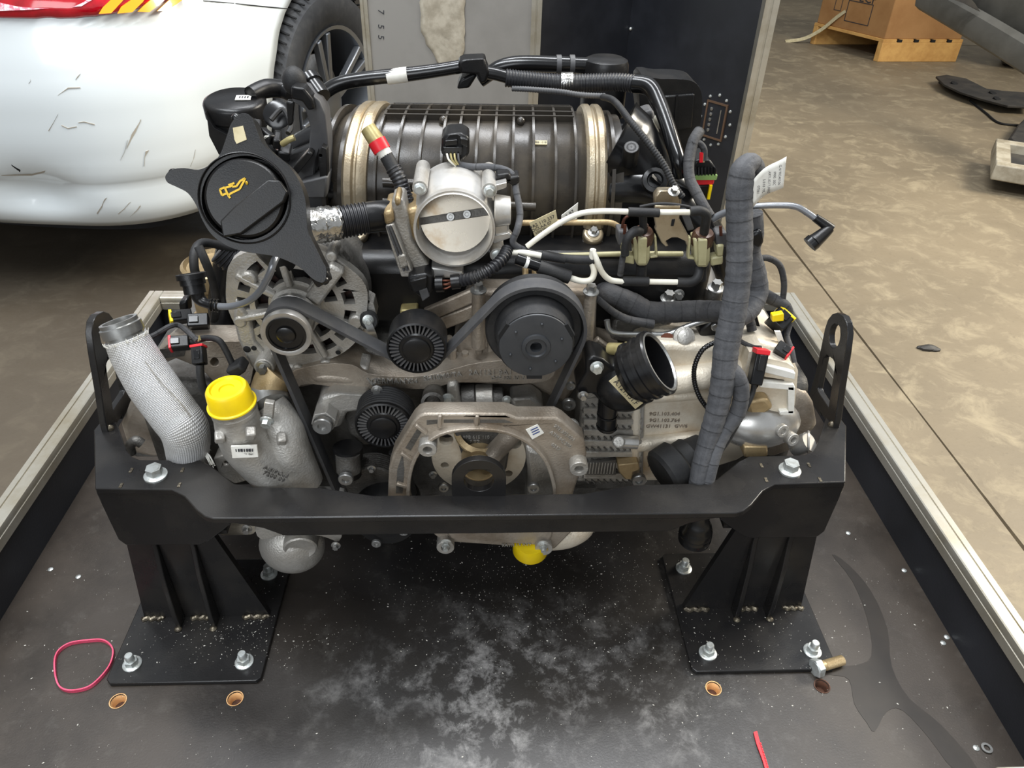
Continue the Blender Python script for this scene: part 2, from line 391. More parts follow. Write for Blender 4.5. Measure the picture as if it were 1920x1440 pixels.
        return me
    def build(s, name, m, parent=None, label=None, bevel=0, smooth=38, seg=2, sub=0, solid=0):
        xs = [v.x for v in s.v]; ys = [v.y for v in s.v]; zs = [v.z for v in s.v]
        c = Vector(((min(xs)+max(xs))/2, (min(ys)+max(ys))/2, min(zs) if parent is None else (min(zs)+max(zs))/2))
        o = bpy.data.objects.new(name, s.mesh(name, m, c, smooth)); COL.objects.link(o)
        place(o, c, parent)
        if label: o['label'] = label
        if solid:
            md = o.modifiers.new('thickness', 'SOLIDIFY'); md.thickness = solid; md.offset = -1
        if bevel:
            md = o.modifiers.new('edge', 'BEVEL'); md.width = bevel; md.segments = seg; md.limit_method = 'ANGLE'; md.angle_limit = radians(40); md.harden_normals = False
        if sub:
            md = o.modifiers.new('sub', 'SUBSURF'); md.levels = sub; md.render_levels = sub
        return o
def place(o, wloc, parent=None):
    wloc = Vector(wloc); WLOC[o] = wloc
    if parent is not None: o.parent = parent; o.location = wloc-WLOC[parent]
    else: o.location = wloc
def thing(name, label, cat, loc, group=None):
    o = bpy.data.objects.new(name, None); o.empty_display_size = 0.05; COL.objects.link(o); place(o, loc)
    return tag(o, label, cat, group)
def tag(o, label, cat, group=None, kind=None):
    o['label'] = label; o['category'] = cat
    if group: o['group'] = group
    if kind: o['kind'] = kind
    return o
def inst(me, name, parent, loc, axis=(0, 0, 1), spin=0.0, s=1.0, label=None):
    """one copy of a shared mesh, its z axis along axis"""
    o = bpy.data.objects.new(name, me); COL.objects.link(o); place(o, loc, parent)
    u, v, w = basis(axis); R = Matrix((u, v, w)).transposed().to_4x4() @ Matrix.Rotation(spin, 4, 'Z')
    o.rotation_mode = 'QUATERNION'; o.rotation_quaternion = R.to_quaternion(); o.scale = (s, s, s) if isinstance(s, (int, float)) else s
    if label: o['label'] = label
    return o
def text(body, name, m, parent, o, u, v, size, depth=0.0004, label=None, align='CENTER', shear=0):
    """raised lettering: mesh text standing on the plane (o, u right, v up)"""
    cu = bpy.data.curves.new(name, 'FONT'); cu.body = body; cu.size = size; cu.extrude = depth; cu.align_x = align; cu.align_y = 'CENTER'; cu.resolution_u = 2
    t = bpy.data.objects.new(name, cu); COL.objects.link(t)
    dg = bpy.context.evaluated_depsgraph_get(); me = bpy.data.meshes.new_from_object(t.evaluated_get(dg)); bpy.data.objects.remove(t); bpy.data.curves.remove(cu)
    me.materials.clear(); me.materials.append(MAT[m])
    ob = bpy.data.objects.new(name, me); COL.objects.link(ob); place(ob, Vector(o), parent)
    u = Vector(u).normalized(); v = (Vector(v)-u*Vector(v).dot(u)).normalized(); w = u.cross(v)
    ob.rotation_mode = 'QUATERNION'; ob.rotation_quaternion = Matrix((u, v, w)).transposed().to_quaternion()
    if label: ob['label'] = label
    return ob
# shared fasteners, z axis pointing out of the surface
def hexp(r, a0=0): return circ(r, 6, a0=a0)
b_ = MB(); b_.lathe([(0, 0), (1.0, 0), (1.0, 0.18), (0.72, 0.32), (0.0, 0.32)], (0, 0, 0), (0, 0, 1), 24); b_.prism([hexp(0.70)], (0, 0, 0.25), (1, 0, 0), (0, 1, 0), (0, 0, 1), 0.75)
b_.lathe([(0.48, 0.98), (0.5, 1.03), (0.0, 1.03)], (0, 0, 0), (0, 0, 1), 16)
ME_HEX = b_.mesh('hex_flange_bolt', 'zinc')
b_ = MB(); b_.lathe([(0, 0), (1.0, 0), (1.0, 0.16), (0.78, 0.26), (0.0, 0.26)], (0, 0, 0), (0, 0, 1), 20)
star = [((0.62 if i % 2 else 0.48)*cos(2*pi*i/12), (0.62 if i % 2 else 0.48)*sin(2*pi*i/12)) for i in range(12)]
b_.prism([star], (0, 0, 0.2), (1, 0, 0), (0, 1, 0), (0, 0, 1), 0.85)
ME_TORX = b_.mesh('star_bolt', 'steel')
b_ = MB(); b_.lathe([(0, 0), (1.0, 0), (1.0, 0.14), (0.85, 0.22), (0, 0.22)], (0, 0, 0), (0, 0, 1), 24); b_.prism([hexp(0.70)], (0, 0, 0.2), (1, 0, 0), (0, 1, 0), (0, 0, 1), 0.62)
b_.lathe([(0.45, 0.7), (0.45, 1.55), (0.38, 1.65), (0, 1.65)], (0, 0, 0), (0, 0, 1), 16)
ME_NUT = b_.mesh('flange_nut', 'zinc')
b_ = MB(); b_.lathe([(0, 0), (1, 0), (1, 0.5), (0.9, 0.62), (0.5, 0.62), (0.42, 0.35), (0, 0.35)], (0, 0, 0), (0, 0, 1), 20)
ME_SOCKET = b_.mesh('socket_screw', 'steel')
b_ = MB(); b_.lathe([(1, 0), (1, 1), (0.94, 1.06), (0.52, 1.06), (0.48, 1.0), (0.48, 0.3), (0, 0.3)], (0, 0, 0), (0, 0, 1), 24)
ME_BOSS = b_.mesh('bolt_boss', 'cast_alu')
# ================================================================== THE SETTING
ZF, ZT, ZR = -0.20, 0.20, 0.305            # hall floor, crate floor, crate rail top
def struct(o): o['kind'] = 'structure'; return o
m = MB(); m.box((0, 4, ZF-0.03), (24, 24, 0.04)); fl = struct(m.build('floor', 'concrete', None)); fl['label'] = 'stained concrete hall floor with a straight expansion joint'; fl['category'] = 'floor'
jx = 1.0*1.23/1.03
def slab(x0, x1, y0, y1):
    g = 0.005; q = MB(); n = 40
    L_ = [(x0+g+random.uniform(-.0035, .0035), y0+(y1-y0)*i/n) for i in range(n+1)]; R_ = [(x1-g+random.uniform(-.0035, .0035), y0+(y1-y0)*i/n) for i in range(n+1)]
    q.prism([L_+R_[::-1]], (0, 0, ZF-0.012), (1, 0, 0), (0, 1, 0), (0, 0, 1), 0.012); q.build('slab', 'concrete', fl)
slab(-11, jx, -7, 6.2); slab(-11, jx, 6.215, 15); slab(jx, 11, -7, 6.2); slab(jx, 11, 6.215, 15)

for nm, c_, sz in (('wall_back', (0, 12.1, 2.2), (24, .2, 4.8)), ('wall_left', (-9.1, 4, 2.2), (.2, 16, 4.8)), ('wall_right', (9.1, 4, 2.2), (.2, 16, 4.8))):
    q = MB(); q.box(c_, sz); struct(q.build(nm, 'lid_grey', None))
# ------------------------------------------------------------------ crate tray
HW, YB, YF = 0.637, 1.303, 0.36            # half width, back, front
tray = thing('crate_tray', 'low black crate tray with aluminium edge rails under the engine', 'crate', (0, 0.83, ZF))
hx = (-0.4245, -0.289, 0.285, 0.420)
m = MB(); m.prism([[(-HW+.015, YF-.045), (HW-.015, YF-.045), (HW-.015, YB-.015), (-HW+.015, YB-.015)]]+[circ(0.0085, 20, x, 0.506) for x in hx], (0, 0, ZT-0.018), (1, 0, 0), (0, 1, 0), (0, 0, 1), 0.018)
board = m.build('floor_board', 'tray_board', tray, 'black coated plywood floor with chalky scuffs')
for i, x in enumerate(hx):
    q = MB(); q.lathe([(0.0088, 0.0006), (0.0098, 0.0008), (0.0085, -0.001), (0.0072, -0.005), (0.0062, -0.012)], (x, 0.506, ZT), (0, 0, 1), 24)
    q.build('bolt_hole', 'hole_wood' if i < 3 else 'hole_dark', board, 'raw wood bolt hole')
    q = MB(); q.lathe([(0.0064, -0.0118), (0, -0.0118)], (x, 0.506, ZT), (0, 0, 1), 20); q.build('hole_bottom', 'hole_dark', board)
m = MB(); m.box((0, (YB+YF)/2-.03, ZT-0.05), (2*HW-.03, YB-YF+.02, 0.06)); m.build('base_frame', 'case_black', tray)
for y in (0.45, 0.85, 1.24):
    m = MB(); m.box((0, y, (ZF+ZT-0.08)/2), (2*HW-.06, 0.10, ZT-0.08-ZF)); m.build('skid', 'pallet_wood', tray, bevel=0.003)
for s in (-1, 1):
    m = MB(); m.box((s*(HW-.014), (YB+YF)/2-.022, (ZF+.1+ZR-.012)/2), (0.012, YB-YF+.04, ZR-.012-ZF-.1)); m.build('side_wall', 'case_black', tray)
m = MB(); m.box((0, YB-.014, (ZF+.1+ZR-.012)/2), (2*HW-.04, 0.012, ZR-.012-ZF-.1)); m.build('back_wall', 'case_black', tray)
def rail(a, b, inward, ext=True):
    a, b = Vector(a), Vector(b); d = (b-a).normalized(); n = Vector(inward)
    prof = [(0, 0), (0.008, 0), (0.0085, -0.002), (0.010, -0.002), (0.0105, 0), (0.024, 0), (0.0255, -0.0012), (0.0265, -0.004), (0.0265, -0.010), (0.0248, -0.0112), (0.0265, -0.0125), (0.0265, -0.026), (0.022, -0.027), (0.022, -0.030), (0.008, -0.030), (0, -0.030)]
    q = MB(); q.prism([[(p[0], p[1]) for p in prof]], a, n, (0, 0, 1), d, (b-a).length); q.build('edge_rail', 'alu_profile', tray, 'aluminium edge profile', smooth=20)
rail((-HW, YF+.02, ZR), (-HW, YB, ZR), (1, 0, 0)); rail((HW, YF+.02, ZR), (HW, YB, ZR), (-1, 0, 0)); rail((-HW+.027, YB, ZR), (HW-.027, YB, ZR), (0, -1, 0))
fr = PZ(1825, 1428, ZR)
for s in (-1, 1):
    m = MB(); m.box((s*(HW-.06), fr.y-.03, ZR-.012), (0.14, 0.05, 0.024)); m.box((s*(HW-.045), fr.y-.03, ZR+.002), (0.11, 0.045, 0.006)); m.build('corner_rail', 'alu_profile', tray, 'short aluminium corner piece', bevel=0.002)
    m = MB(); m.box((s*(HW-.06), fr.y-.03, (ZF+.1+ZR-.024)/2), (0.12, 0.012, ZR-.024-ZF-.1)); m.build('corner_post', 'case_black', tray)
for (x, y) in ((95, 1068), (147, 1082), (247, 915), (1830, 1403), (1775, 1195), (1695, 1070), (1768, 1206), (1590, 1000)):
    p = PZ(x, y, ZT); q = MB(); q.lathe([(0.0035, 0.0), (0.0035, 0.001), (0.002, 0.0018), (0, 0.002)], p, (0, 0, 1), 10); q.build('rivet', 'zinc', tray)
m = MB(); p = PZ(1850, 1403, ZT+.001)
m.lathe([(0.0035, 0), (0.0062, 0), (0.0062, 0.0012), (0.0035, 0.0012), (0.0035, 0)], p, (0, 0, 1), 20); tag(m.build('washer', 'steel', None), 'small steel washer lying in the right front corner of the tray', 'washer')
st_ = [PZ(x, y, ZT) for x, y in sm2([(1505, 1262), (1560, 1266), (1592, 1275), (1602, 1320), (1625, 1355), (1640, 1372), (1662, 1335), (1692, 1332), (1740, 1382), (1790, 1445), (1835, 1445), (1765, 1360), (1705, 1310), (1672, 1250), (1664, 1180), (1634, 1110), (1592, 1060), (1560, 1040), (1598, 1090), (1626, 1160), (1634, 1230), (1600, 1248), (1550, 1250)], 3)]
m = MB(); m.prism([[(p.x, p.y) for p in st_]], (0, 0, ZT), (1, 0, 0), (0, 1, 0), (0, 0, 1), .0004); m.build('oil_stain', 'oil_stain', tray, 'dark dried oil stain')
# swarf and dust grains
m = MB(); random.seed(3)
def grain(x, y, r):
    a = random.random()*6.28; z = ZT+r*0.3
    pts = [(x+r*cos(a+k*1.57)*(1 if k % 2 else .55), y+r*sin(a+k*1.57)*(1 if k % 2 else .55), z) for k in range(4)]
    m.add([(x, y, z+r*.45)]+pts+[(x, y, z-r*.3)], [(0, 1, 2), (0, 2, 3), (0, 3, 4), (0, 4, 1), (5, 2, 1), (5, 3, 2), (5, 4, 3), (5, 1, 4)])
for i in range(2600):
    t = random.random()
    if t < .45: x = random.gauss(0.08, .12); y = random.gauss(0.66, .07)
    elif t < .75: x = random.uniform(-.6, .6); y = random.uniform(.36, .75)
    elif t < .88: x = random.gauss(-.31, .07); y = random.gauss(.585, .02)
    else: x = random.gauss(.32, .09); y = random.gauss(.55, .05)
    if abs(x) > .6: continue
    onplate = (.262 < abs(x) < .447 and .527 < y < .71)
    r = random.uniform(.0003, .0007) if random.random() < .93 else random.uniform(.0008, .0017)
    k = len(m.v); grain(x, y, r)
    if onplate:
        for j in range(k, len(m.v)): m.v[j].z += .0062
o = m.build('dust_grains', 'dust', None, smooth=10); tag(o, 'pale dust grains and chips scattered over the black tray floor', 'dust', kind='stuff')

# ------------------------------------------------------------------ loose things in the tray
q = [PZ(x, y, ZT+.0022) for x, y in ((103, 1252), (108, 1225), (130, 1208), (165, 1202), (195, 1202), (212, 1218), (208, 1245), (190, 1270), (165, 1290), (130, 1296), (110, 1285))]
m = MB(); m.ribbon(cat_rom(q, 6, True), (0, 0, 1), 0.0055, 0.0016, closed=True); tag(m.build('rubber_band', 'pink_rubber', None), 'pink rubber band lying in a loop on the tray floor', 'rubber band')
q = [PZ(x, y, ZT+.0016) for x, y in ((1416, 1372), (1422, 1395), (1434, 1428), (1445, 1470))]
m = MB(); m.ribbon(cat_rom(q, 4), (1, 0.3, 0), 0.0048, 0.0016)
zt = m.build('cable_tie', 'red_plastic', None); tag(zt, 'red plastic cable tie end lying at the bottom edge of the tray', 'cable tie')
m = MB()
for i in range(14):
    a = q[1].lerp(q[3], i/14.0); m.box(a+Vector((.0024, 0, .0012)), (.0012, .0022, .001))
m.build('tooth', 'red_plastic', zt)
lb = thing('hex_bolt', 'loose dirty hex bolt lying on the tray floor beside the right foot', 'bolt', PZ(1530, 1258, ZT))
a = PZ(1523, 1262, ZT)+Vector((0, 0, .0095)); b2 = PZ(1578, 1243, ZT)+Vector((0, 0, .0065)); ax = (b2-a).normalized(); u, v, w = basis(ax)
m = MB(); m.prism([hexp(0.0118, .3)], a, u, v, w, 0.0085); m.lathe([(0.0095, 0), (0.0095, -0.0006), (0, -0.0006)], a, ax, 16); m.build('bolt_head', 'zinc', lb, bevel=0.0006)
m = MB(); L_ = (b2-a).length; pr = [(0.0062, 0.0085), (0.0062, 0.016)]
h = 0.016
while h < L_-.001: pr += [(0.0065, h), (0.0057, h+.0008)]; h += .0016
pr += [(0.0048, L_), (0, L_)]; m.lathe(pr, a, ax, 16); m.build('shank', 'alu_tan', lb, 'threaded shank with dried sealant')

# ------------------------------------------------------------------ case lid standing behind the tray
def hit2(px, A, d, py=100):
    r = ray(px, py); a, b = Vector((r.x, r.y)), Vector((CAM.x, CAM.y)); A = Vector(A); d = Vector(d)
    det = a.x*(-d.y)+d.x*a.y; e = A-b; t = (e.x*(-d.y)+d.x*e.y)/det; return b+a*t
K = PY(1175, 100, 2.95); K = Vector((K.x, K.y)); dR = Vector((.62, -.78)); dL = Vector((-.80, -.60))
Re = hit2(1428, K, dR); Le = hit2(1003, K, dL); dG = Vector((-.985, .17)); Ge = hit2(690, Le, dG)
lid = thing('case_lid', 'upright black and grey transport case lid with aluminium edges behind the engine', 'case lid', (K.x, K.y, ZF))
def wall(name, A, B, mname, th, z0=ZF, z1=0.95, label=None):
    A, B = Vector((A.x, A.y, z0)), Vector((B.x, B.y, z0)); q = MB(); d = (B-A).normalized(); n = Vector((-d.y, d.x, 0))
    q.prism([[(0, 0), ((B-A).length, 0), ((B-A).length, z1-z0), (0, z1-z0)]], A, d, (0, 0, 1), n, th); return q.build(name, mname, lid, label)
wall('panel', K, Le, 'case_black', -.012, label='black inner side panel'); wall('panel', K, Re, 'case_black', .012, label='black inner back panel')
gp = wall('panel', Ge, Le, 'lid_grey', .012, label='grey outer panel')
def post(c, w, mname='alu_profile'):
    q = MB(); q.prism([[(-w, -.006), (-w*.2, -.006), (-w*.15, -.003), (w*.1, -.003), (w*.15, -.006), (w, -.006), (w, .03), (-w, .03)]], (c.x, c.y, ZF), (1, 0, 0), (0, 1, 0), (0, 0, 1), 1.16); q.build('edge_profile', mname, lid, 'aluminium edge profile', smooth=20)
post(Le, .017); post(Re, .022); post(Ge+Vector((0, -.004)), .012)
# crumpled clear tape on the grey panel, writing
dg3 = Vector((Le.x-Ge.x, Le.y-Ge.y, 0)).normalized(); ng = Vector((dg3.y, -dg3.x, 0))
def onG(px, py, off=0.0):
    r = ray(px, py); A = Vector((Ge.x, Ge.y, 0)); t = (A-CAM).dot(ng)/r.dot(ng); return CAM+r*t+ng*off
rows = []
for j in range(15):
    y = -30+j*11.2; x0 = 787+(3 if j < 9 else (j-8)*7)+random.uniform(-3, 3); x1 = 872-(0 if j < 12 else (j-11)*3)+random.uniform(-1.5, 1.5)
    rows.append([onG(x0+(x1-x0)*i/9, y, .002+random.uniform(0, .007)) for i in range(10)])
m = MB(); m.grid(rows); m.build('tape_patch', 'clear_tape', lid, 'crumpled clear packing tape stuck on the grey panel', solid=.0015)
for t_, y in (('5', 70), ('5', 50), ('7', 22)):
    text(t_, 'handwriting', 'ink', lid, onG(714, y, .0012), onG(714, y+8, 0)-onG(714, y, 0), onG(722, y, 0)-onG(714, y, 0), 0.03, .0003)
# vent window with rivets on the black back panel
dr3 = Vector((dR.x, dR.y, 0)).normalized(); nr = Vector((dr3.y, -dr3.x, 0)); 
if nr.dot(CAM-Vector((K.x, K.y, 0))) < 0: nr = -nr
def onR(px, py, off=0.0):
    r = ray(px, py); A = Vector((K.x, K.y, 0)); t = (A-CAM).dot(nr)/r.dot(nr); return CAM+r*t+nr*off
vc = onR(1341, 226); hw_, hh_ = .043, .062
def vrect(a, b, off, dep, holes=()): 
    q = MB(); q.prism([[(-a, -b), (a, -b), (a, b), (-a, b)]]+list(holes), vc+nr*off, dr3, (0, 0, 1), nr, dep); return q
vo = vrect(hw_, hh_, 0, .006, [[(-hw_+.006, -hh_+.006), (hw_-.006, -hh_+.006), (hw_-.006, hh_-.006), (-hw_+.006, hh_-.006)]]).build('window_frame', 'bronze_frame', lid, 'thin copper edged frame')
vrect(hw_-.006, hh_-.006, 0, .003).build('vent_plate', 'case_black', lid)
for i in range(5):
    q = MB(); q.lathe([(0.006, 0), (0.006, .003), (0, .004)], vc+nr*.003+dr3*(-.02)+Vector((0, 0, -.036+.018*i)), nr, 12); q.build('vent_button', 'steel', lid)
q = MB(); q.box(vc+nr*.004+dr3*.018, (.003, .003, .08)); q.build('vent_slot', 'steel', lid)
for k in range(12):
    a = 2*pi*k/12; q = MB(); q.lathe([(0.0055, 0), (0.004, .004), (0, .005)], vc+dr3*(.062*cos(a)*(1.0 if abs(cos(a)) > .5 else 1.2))+Vector((0, 0, .085*sin(a))), nr, 8); q.build('rivet', 'zinc', lid)
for (x, y) in ((1168, 55), (1183, 54)):
    q = MB(); q.sphere(onR(max(x, 1177), y, .002), .006, seg=8, rings=5); q.build('rivet', 'zinc', lid)

# ------------------------------------------------------------------ white car
PATH = cat_rom([(-3.0, 2.62, 0), (-2.3, 2.34, 0), (-1.75, 2.19, 0), (-1.35, 2.12, 0), (-1.05, 2.12, 0), (-.87, 2.22, 0), (-.77, 2.40, 0), (-.69, 2.62, 0), (-.54, 2.97, 0), (-.38, 3.34, 0), (-.2, 3.8, 0)], 10)
ARC = [0]
for i in range(1, len(PATH)): ARC.append(ARC[-1]+(PATH[i]-PATH[i-1]).length)
def path_at(s):
    s = max(0, min(ARC[-1]-1e-6, s)); i = 0
    while ARC[i+1] < s: i += 1
    t = (s-ARC[i])/(ARC[i+1]-ARC[i]); p = PATH[i].lerp(PATH[i+1], t)
    a, b = PATH[max(i-1, 0)], PATH[min(i+2, len(PATH)-1)]; d = (b-a).normalized(); return p, Vector((d.y, -d.x, 0))
PROF = [(0.06, -.03), (0.10, .0), (0.125, .006), (0.2, .010), (0.215, .018), (0.24, .025), (0.33, .032), (0.45, .03), (0.55, .012), (0.64, -.012), (0.72, -.04), (0.80, -.09), (0.88, -.18), (0.94, -.34), (0.97, -.55)]
def prof_at(z):
    if z <= PROF[0][0]: return PROF[0][1]
    for i in range(len(PROF)-1):
        if z <= PROF[i+1][0]:
            t = (z-PROF[i][0])/(PROF[i+1][0]-PROF[i][0]); return PROF[i][1]+(PROF[i+1][1]-PROF[i][1])*t
    return PROF[-1][1]
SDENT = None
def body(s, z, off=0.0):
    p, n = path_at(s); o = prof_at(z)
    if SDENT is not None:
        e = math.exp(-((s-SDENT)/.11)**2-((z-.17)/.07)**2); o -= .05*e
        e2 = math.exp(-((s-SDENT-.16)/.09)**2-((z-.16)/.06)**2); o += .012*e2
    q = p+n*(o+off); return Vector((q.x, q.y, z))
def to_px(P): d = Vector(P)-CAM; k = d.dot(FWD); return 960+F_PX*d.dot(RGT)/k, 720-F_PX*d.dot(UPV)/k
def car_at(px, py):
    best = None
    s0, s1, z0, z1, n = .4, ARC[-1]-.6, .06, .9, 26
    for _ in range(5):
        for i in range(n+1):
            for j in range(n+1):
                s = s0+(s1-s0)*i/n; z = z0+(z1-z0)*j/n; x, y = to_px(body(s, z)); e = (x-px)**2+(y-py)**2
                if best is None or e < best[0]: best = (e, s, z)
        ds, dz = (s1-s0)/n*2, (z1-z0)/n*2; s0, s1, z0, z1, n = best[1]-ds, best[1]+ds, best[2]-dz, best[2]+dz, 8
    return best[1], best[2]
SDENT = car_at(70, 360)[0]
WC = Vector((-.575, 2.90)); SW = min(range(len(ARC)), key=lambda i: (PATH[i].xy-WC).length); SW = ARC[SW]; ZW, RW = ZF+.40, .43; SW += .07
car = thing('car', 'white car with a scuffed dented rear bumper and red tail light', 'car', (-1.2, 2.6, ZF))
zs = [.06, .08, .10, .115, .125, .14, .16, .18, .2, .207, .215, .228, .24, .27, .30, .33, .37, .41, .45, .49, .51, .515, .55, .6, .64, .68, .72, .76, .8, .84, .88, .91, .94, .97]
arch_top = ZW+RW
rows = []
for z in zs:
    if z < arch_top-.001: e = SW-sqrt(max(0, RW**2-(z-ZW)**2))
    else: e = SW
    rows.append([body(.02+(e-.02)*i/70, max(z, .06)) for i in range(71)])
for r, z in zip(rows, zs):                                 # exhaust cut-out: lower edge rises towards the middle of the bumper
    pass
m = MB(); m.grid(rows); m.build('rear_quarter', 'car_paint', car, 'white rear bumper and quarter panel', smooth=80, solid=.004)
rows = []
for z in zs:
    b0 = SW+sqrt(max(0, RW**2-(z-ZW)**2)) if z < arch_top-.001 else SW
    rows.append([body(b0+(ARC[-1]-.02-b0)*i/20, z) for i in range(21)])
m = MB(); m.grid(rows); m.build('door_side', 'car_paint', car, smooth=80, solid=.004)
# deck on top, dark underbody
m = MB(); m.grid([[body(.02+(ARC[-1]-.04)*i/40, .97) for i in range(41)], [body(.02+(ARC[-1]-.04)*i/40, .97, -.35)+Vector((0, 0, .06)) for i in range(41)], [body(.02+(ARC[-1]-.04)*i/40, .97, -.7)+Vector((0, 0, .09)) for i in range(41)]]); m.build('rear_deck', 'car_paint', car, smooth=80)
m = MB(); m.prism([[(p.x-.16*path_at(ARC[i])[1].x, p.y-.16*path_at(ARC[i])[1].y) for i, p in enumerate(PATH) if ARC[i] < SW-.42]+[(-1.75, 3.55), (-2.6, 3.9)]], (0, 0, ZF+.19), (1, 0, 0), (0, 1, 0), (0, 0, 1), .3); m.build('underbody', 'arch_liner', car)
# wheel
wd_, wn = path_at(SW); wn = Vector((cos(radians(20)), -sin(radians(20)), 0)); hd = Vector((-wn.y, wn.x, 0)); wc = Vector((wd_.x, wd_.y, ZW))+wn*.04-hd*.02
m = MB(); pr = [(.27, -.285), (.35, -.292), (.375, -.28), (.39, -.25), (.393, -.15), (.39, -.045), (.375, -.014), (.35, -.002), (.29, -.008), (.27, -.02)]
m.lathe(pr, wc, wn, 64); tyre = m.build('tyre', 'tyre', car, 'black tyre')
for k in range(72):
    a = 2*pi*k/72; r_ = hd*cos(a)+Vector((0, 0, sin(a))); t_ = -hd*sin(a)+Vector((0, 0, cos(a)))
    q = MB(); q.box(wc+r_*.3915-wn*.06, (.006, .004, .09), Matrix((t_, r_, (wn*.95+t_*.3).normalized())).transposed()); ob = q.build('tread_block', 'gap_black', tyre)
for rr in (-.115, -.19):
    q = MB(); q.lathe([(.3925, rr-.005), (.3938, rr-.005), (.3938, rr+.005), (.3925, rr+.005)], wc, wn, 64); q.build('tread_groove', 'gap_black', tyre)
m = MB(); m.lathe([(.271, -.02), (.275, -.006), (.262, -.012), (.252, -.06), (.244, -.22)], wc, wn, 48); rim = m.build('rim', 'rim', car, 'grey alloy rim')
for k in range(5):
    for dd in (-.13, .13):
        a = 2*pi*k/5+.55+dd; r_ = hd*cos(a)+Vector((0, 0, sin(a))); q = MB(); q.bar(wc+r_*.05-wn*.045, wc+r_*.26-wn*.02, .024, .028, up=wn); q.build('spoke', 'rim', rim, bevel=.004)
m = MB(); m.lathe([(.07, -.09), (.07, -.04), (.05, -.03), (0, -.03)], wc, wn, 24); m.build('hub', 'rim', rim)
m = MB(); m.lathe([(.17, -.13), (.17, -.11), (0, -.11)], wc, wn, 32); m.build('brake_disc', 'steel', rim)
m = MB(); m.lathe([(.44, -.08), (.45, -.33), (0, -.34)], wc, wn, 40); m.build('arch_liner', 'arch_liner', car)
# tail light
cols = []
def tl_low(x): return 38-(max(x, 0)/335.0)**2.6*42 if x < 335 else 0
m = MB(); up_, lo_, mid_ = [], [], []
for x in range(-96, 346, 12):
    s, z = car_at(max(x, -100), min(34, tl_low(max(x, -100)))); 
    s2, z2 = car_at(max(x, -100), -14); lo_.append((s, z)); up_.append((s2, max(z2, z+.004)))
for k in range(1, 9): lo_.insert(0, (lo_[0][0]-.1, lo_[0][1])); up_.insert(0, (up_[0][0]-.1, up_[0][1]))
rows = [[body(s, z, .001) for s, z in lo_], [body(s, z+.006, .012) for s, z in lo_], [body((a[0]+b[0])/2, (a[1]+b[1])/2, .018) for a, b in zip(lo_, up_)], [body(s, z, .016) for s, z in up_], [body(s, z+.05, .012) for s, z in up_], [body(s, z+.06, -.002) for s, z in up_]]
m.grid(rows); tl = m.build('tail_light', 'tail_red', car, 'red tail light cluster', smooth=70)
def patch(pxs, off, mname, name, parent, label=None, th=.004):
    P3 = []; N3 = []
    for (x, y) in pxs:
        s, z = car_at(x, y); P3.append(body(s, z, off)); N3.append(path_at(s)[1])
    n = len(P3); tr = tessellate_polygon([[Vector((x, y, 0)) for x, y in pxs]]); q = MB()
    q.add(P3+[p-nn*th for p, nn in zip(P3, N3)], [tuple(t) for t in tr]+[tuple(i+n for i in t[::-1]) for t in tr]+[(i, (i+1) % n, (i+1) % n+n, i+n) for i in range(n)])
    return q.build(name, mname, parent, label)
for (x, w) in ((182, 22), (217, 24), (253, 22), (288, 18)):
    h = 24-(x-182)*.055
    patch([(x, h), (x+w, h-1), (x+w+22, 0), (x+w+30, -14), (x+w+14, -14), (x+9, h*.45)], .0215, 'tail_amber', 'indicator_bar', tl, 'amber indicator stripe', .003)
patch([(-60, 22), (30, 17), (60, 15), (150, 10), (172, -2), (178, -14), (-60, -14)], .0205, 'tail_clear', 'reverse_lens', tl, 'clear ribbed lens', .003)
# panel seam and scuffs
def strip(pxs, w, mname, name, parent, off=.0012, label=None):
    up = [(x, y-w/2) for x, y in pxs]; lo = [(x, y+w/2) for x, y in pxs]; return patch(up+lo[::-1], off, mname, name, parent, label, .002)
strip([(380, 2), (440, 7), (500, 13), (555, 18), (596, 12)], 2.2, 'gap_black', 'panel_gap', car)
strip([(2, 329), (60, 328), (84, 322)], 2.0, 'car_dirt', 'scratch', car); strip([(22, 310), (38, 321)], 1.8, 'gap_black', 'scratch', car)
for (a, b, c, w) in (((110, 178), (128, 165), (150, 164), 2.5), ((115, 235), (128, 240), (143, 238), 3), ((148, 229), (158, 228), (175, 234), 3), ((239, 278), (250, 250), (262, 225), 2), ((268, 312), (272, 295), (276, 283), 2), ((355, 312), (362, 295), (368, 280), 2), ((220, 402), (232, 392), (243, 380), 4), ((246, 404), (255, 396), (262, 386), 4), ((183, 400), (190, 388), (198, 372), 5), ((92, 245), (100, 228), (110, 214), 1.5), ((225, 300), (232, 285), (240, 262), 1.5), ((140, 150), (148, 143), (150, 138), 2), ((55, 156), (57, 152), (58, 148), 2)):
    strip([a, b, c], w*.45, 'car_dirt', 'scratch', car)

# ------------------------------------------------------------------ cardboard box on its pallet
# corners on the floor from the photograph
A0 = PZ(1645, 116, ZF); B0 = PZ(1566, 79, ZF); C0 = PZ(1792, 116, ZF)
e1 = (C0-A0); e1.z = 0; e2 = (B0-A0); e2.z = 0
L1 = e1.length; L2 = e2.length; e1.normalize(); e2 = Vector((-e1.y, e1.x, 0)) if Vector((-e1.y, e1.x, 0)).dot(e2) > 0 else Vector((e1.y, -e1.x, 0)); e2 = (e2*.80-e1*.6*.55).normalized()
pal = thing('pallet', 'small light wooden pallet under the cardboard box', 'pallet', A0)
def obox(o, a, b, c, d0, d1): q = MB(); q.prism([[(0, 0), (a, 0), (a, b), (0, b)]], o, d0, d1, (0, 0, 1), c); return q
PH = .13
for t in (0, L2-.04): obox(A0+e2*t, L1, .04, PH, e1, e2).build('runner', 'pallet_wood', pal, bevel=.003)
